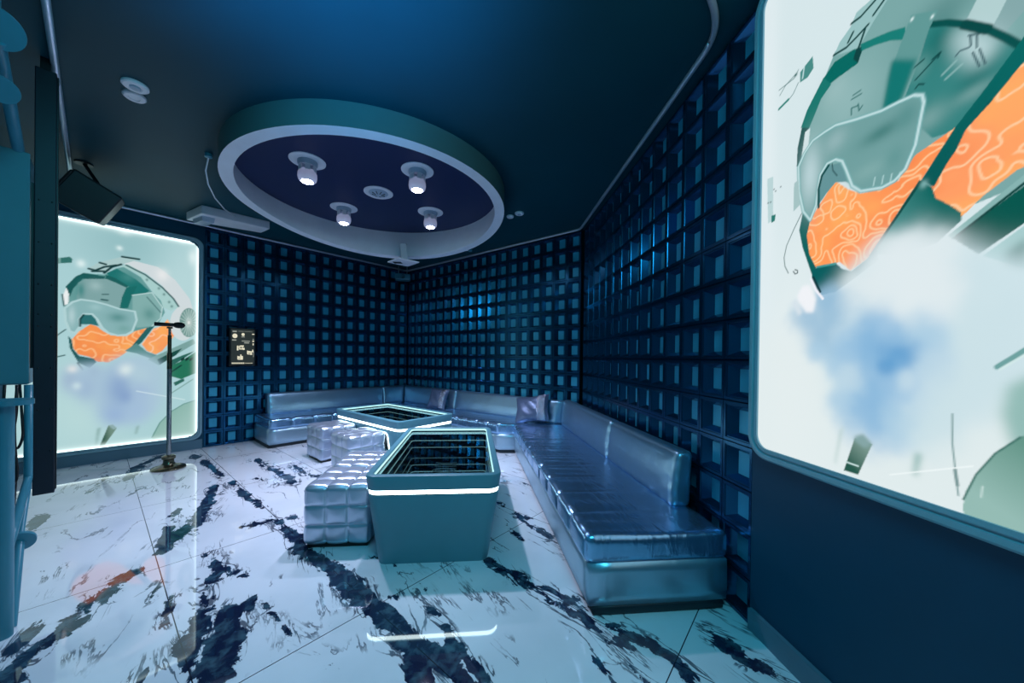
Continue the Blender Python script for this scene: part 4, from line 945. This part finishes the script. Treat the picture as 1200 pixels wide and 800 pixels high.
b = MB(); sA = Vector((dA[0], dA[1], 0)); b.tube([sA*-.125, sA*-.12, sA*.03, sA*.04], [.018, .022, .020, .020], 16); b.build('handle', M_black, T, angle=40)
b = MB(); b.tube([sA*.035, sA*.045, sA*.07, sA*.10, sA*.122, sA*.13], [.022, .030, .035, .034, .022, .006], 16); b.build('grille', M_grille, T, True)

# ------------------------------------------------------------------ screen wall edge, cabinet, pipes on the left
ul = -1.239
def PL(u, v, z): q = A0+dA*u+nA*v; return Vector((q[0], q[1], z))
v0 = float((np.array([-2.728, 2.152])-A0)@nA)
T = thing('black_panel', 'tall narrow black hanging panel at the left, between pale teal cabinet and poster', 'panel', PL(ul, v0, .44))
def LL(u, v, z): return PL(u, v, z)-Vector(T.location)
def lbox(b, u0, u1, va, vb, z0, z1, f=None):
    f = f or LL
    b.add([f(u, v, z) for z in (z0, z1) for u, v in ((u0, va), (u1, va), (u1, vb), (u0, vb))], [(3, 2, 1, 0), (4, 5, 6, 7), (0, 1, 5, 4), (1, 2, 6, 5), (2, 3, 7, 6), (3, 0, 4, 7)])
b = MB(); lbox(b, ul-.088, ul-.006, v0-.06, v0, .44, 2.985); b.build('cabinet', M_slab, T, bevel=.004)
b = MB(); lbox(b, ul-.006, ul, v0-.055, v0-.008, .46, 2.965); b.build('side_face', M_dark, T)
for z in [.7, .95, 1.2, 1.45, 1.52, 1.7, 1.95, 2.2]:
    for du in (-.070, -.022): b = MB(); b.lathe([(.0045, .002), (.0045, -.001)], 8, c=LL(ul+du, v0+.001, z), M=Matrix.Rotation(pi/2, 3, 'X')); b.build('screw', M_black, T)
b = MB(); lbox(b, ul-.07, ul-.03, v0-.045, v0-.015, 2.985, CEIL); b.build('hanging_bracket', M_dark, T)
b = MB(); lbox(b, ul-.10, ul-.088, v0-.05, v0-.02, 1.2, 2.3); b.build('side_rail', M_dark, T)
# pale cabinet on the wall beside it
ve = v0+.02
T = thing('wall_cabinet', 'pale teal metal cabinet at the left photo edge beside the tall black panel', 'cabinet', PL(-1.55, ve, 1.10))
b = MB(); lbox(b, DLEFT, ul-.104, ve-.45, ve-.005, 1.105, 2.455); b.build('body', M_cab, T, bevel=.004)
b = MB(); lbox(b, DLEFT+.01, ul-.100, ve-.005, ve+.002, 1.11, 2.45); fpan = b.build('front_panel', M_cab, T, bevel=.003)
b = MB(); lbox(b, ul-.112, ul-.106, ve+.002, ve+.004, 1.2, 2.36); b.build('hinge', M_cab, fpan)
# pipe frame
T = thing('pipe_frame', 'blue steel pipe frame with round plates standing on the floor at the left edge', 'pipe frame', (-2.262, 1.592, 0))
def lp(p): return Vector(p)-Vector(T.location)
b = MB(); b.tube([(0, 0, 0.0), (0, 0, 1.055)], .034, 24); b.build('post', M_pipe, T, angle=40)
b = MB(); b.lathe([(.0001, 1.055), (.088, 1.055), (.088, 1.078), (.0001, 1.078)], 36); b.build('top_plate', M_pipe, T, angle=40)
k0 = Vector((-2.755, 2.045, 0))
b = MB(); b.tube(arc_path([(-2.755, 2.045, 1.105), (-2.755, 2.045, .56), (-2.42, 1.75, .44), (-2.27, 1.62, .40)], .02), .017, 12); b2 = b; b2.v = [lp(p) for p in b2.v]; b2.build('side_pipe', M_pipe, T, True)
b = MB(); d_ = Vector((.33, -.29, -.17)).normalized(); M = d_.to_track_quat('Z', 'Y').to_matrix()
b.lathe([(.0001, -.008), (.056, -.008), (.056, .008), (.0001, .008)], 32, c=lp((-2.535, 1.85, .30)), M=M); b.build('lower_plate', M_pipe, T, angle=40)
b = MB(); b.tube([lp((-2.535, 1.85, .30)), lp((-2.31, 1.66, .03)), lp((-2.30, 1.65, .0))], .018, 12); b.build('brace', M_pipe, T, angle=40)
b = MB(); b.tube([lp((-2.535, 1.85, .30)), lp((-2.72, 2.02, .53))], .012, 12); b.build('brace', M_pipe, T, angle=40)
T = thing('pipe_frame', 'blue pipe with round flange plates above the teal cabinet at top left', 'pipe frame', (-2.80, 2.035, 2.455))
e0 = Vector((-2.84, 2.06, 2.45)); e1 = Vector((-2.285, 1.585, 2.69)); dd = (e1-e0).normalized(); M = dd.to_track_quat('Z', 'Y').to_matrix()
b = MB(); b.tube([lp(e0), lp(e1)], .024, 18); b.build('pipe', M_pipe, T, angle=40)
b = MB(); M2 = Vector((.55, -.55, -.62)).normalized().to_track_quat('Z', 'Y').to_matrix(); b.lathe([(.0001, -.006), (.084, -.006), (.084, .006), (.0001, .006)], 36, c=lp((-2.265, 1.565, 2.73)), M=M2); b.build('flange_plate', M_pipe, T, angle=40)
b = MB(); b.lathe([(.0001, -.006), (.058, -.006), (.058, .006), (.0001, .006)], 36, c=lp(P3(0, 104, 1.62)), M=M2); b.build('flange_plate', M_pipe, T, angle=40)
b = MB(); b.tube([lp(P3(-4, 106, 1.64)), lp(P3(18, 104, 1.72))], .012, 10); b.build('arm', M_pipe, T, angle=40)
b = MB(); b.tube([lp((-2.30, 1.565, 2.76)), lp((-2.30, 1.565, CEIL))], .035, 16); b.build('hanger', M_pipe, T, angle=40)
# cables under the cabinet
T = thing('cable_bundle', 'loose black cables hanging below the teal cabinet behind the post at the left edge', 'cables', (-2.80, 2.02, 1.105))
for k, P in enumerate(([(-2.79, 2.02, 1.105), (-2.80, 2.03, .95), (-2.83, 2.03, .80), (-2.79, 2.02, .72), (-2.75, 2.02, .80), (-2.76, 2.02, .95), (-2.80, 2.04, 1.105)], [(-2.76, 2.0, 1.105), (-2.775, 2.0, .9), (-2.77, 2.0, .74), (-2.74, 1.99, .62), (-2.75, 1.99, .55), (-2.86, 1.99, .50)], [(-2.83, 2.0, 1.105), (-2.84, 2.0, .95), (-2.80, 2.0, .7), (-2.76, 2.0, .66), (-2.775, 2.0, .4), (-2.85, 2.0, .42)])):
    cv = arc_path(P, .12, 6); b = MB(); b.tube([lp(p) for p in cv], .006, 8); b.build('cable', M_black, T, True)

# ------------------------------------------------------------------ loudspeaker
sc_ = P3(103, 233, 3.25)
T = thing('loudspeaker', 'black loudspeaker hung from the ceiling beside the tall black panel', 'speaker', sc_)
zax = Vector((.55, -.62, .50)).normalized()
fr_ = Vector((.62, .45, -.35)).normalized()
M = Matrix.Rotation(radians(-38), 3, 'Z') @ Matrix.Rotation(radians(-28), 3, 'X') @ Matrix.Rotation(radians(14), 3, 'Y')
b = MB(); b.box((0, .02, 0), (.31, .16, .155), M=M); o = b.build('cabinet', M_spk, T, bevel=.015)
b = MB(); c_ = M @ Vector((0, -.145, 0)); b.box(c_, (.295, .012, .14), M=M); b.build('grille', M_grille, T, bevel=.01)
b = MB(); top = Vector((-.10, .05, CEIL-sc_.z)); b.tube([M @ Vector((-.05, .02, .14)), top], .014, 10); b.lathe([(.06, 0), (.06, -.012), (.0001, -.012)], 20, c=top); b.build('bracket', M_dark, T)
b = MB(); b.box(M @ Vector((.10, .02, -.156)), (.10, .03, .002), M=M); b.build('badge_strip', M_cab, T)

# ------------------------------------------------------------------ light
W = bpy.data.worlds.new('world'); SC.world = W; W.use_nodes = True
W.node_tree.nodes['Background'].inputs['Color'].default_value = (.01, .03, .06, 1); W.node_tree.nodes['Background'].inputs['Strength'].default_value = .3
for i, c in enumerate(SP):
    add_light('ring_spot', 'SPOT', (c[0], c[1], CEIL-.215), 132, (.70, .75, 1.0), (0, 0, 0), spot_size=radians(115), spot_blend=.9, shadow_soft_size=.05)
def facing(d): return Vector(d).to_track_quat('-Z', 'Z').to_euler()
def panel_light(name, P, u, z, d, su, sz, e, col):
    o = add_light(name, 'AREA', P(u, .06, z), e, col, facing((d[0], d[1], 0)), shape='RECTANGLE', size=su, size_y=sz); return o
add_light('blue_wash', 'SPOT', (-.75, .9, 1.9), 300, (.0, .44, 1.0), facing((-.05, .42, 1)), spot_size=radians(86), spot_blend=1., shadow_soft_size=.3)
add_light('cyan_fill', 'AREA', (.25, .25, 2.98), 44, (.10, .74, .95), facing((-.15, .6, -1)), size=.9)  # unseen fill light, added to brighten tiles and near floor with cyan
add_light('cyan_fill', 'AREA', (-1.6, 1.6, 3.02), 4, (.10, .75, 1.0), facing((0, .2, -1)), size=.6)  # weaker second fill, also added without a visible fixture
vs = SC.view_settings; vs.view_transform = 'Standard'; vs.look = 'None'; vs.exposure = 0.0; vs.gamma = 1.0; vs.use_curve_mapping = False
SC.cycles.max_bounces = 8; SC.cycles.transparent_max_bounces = 16
SC.cycles.use_denoising = True
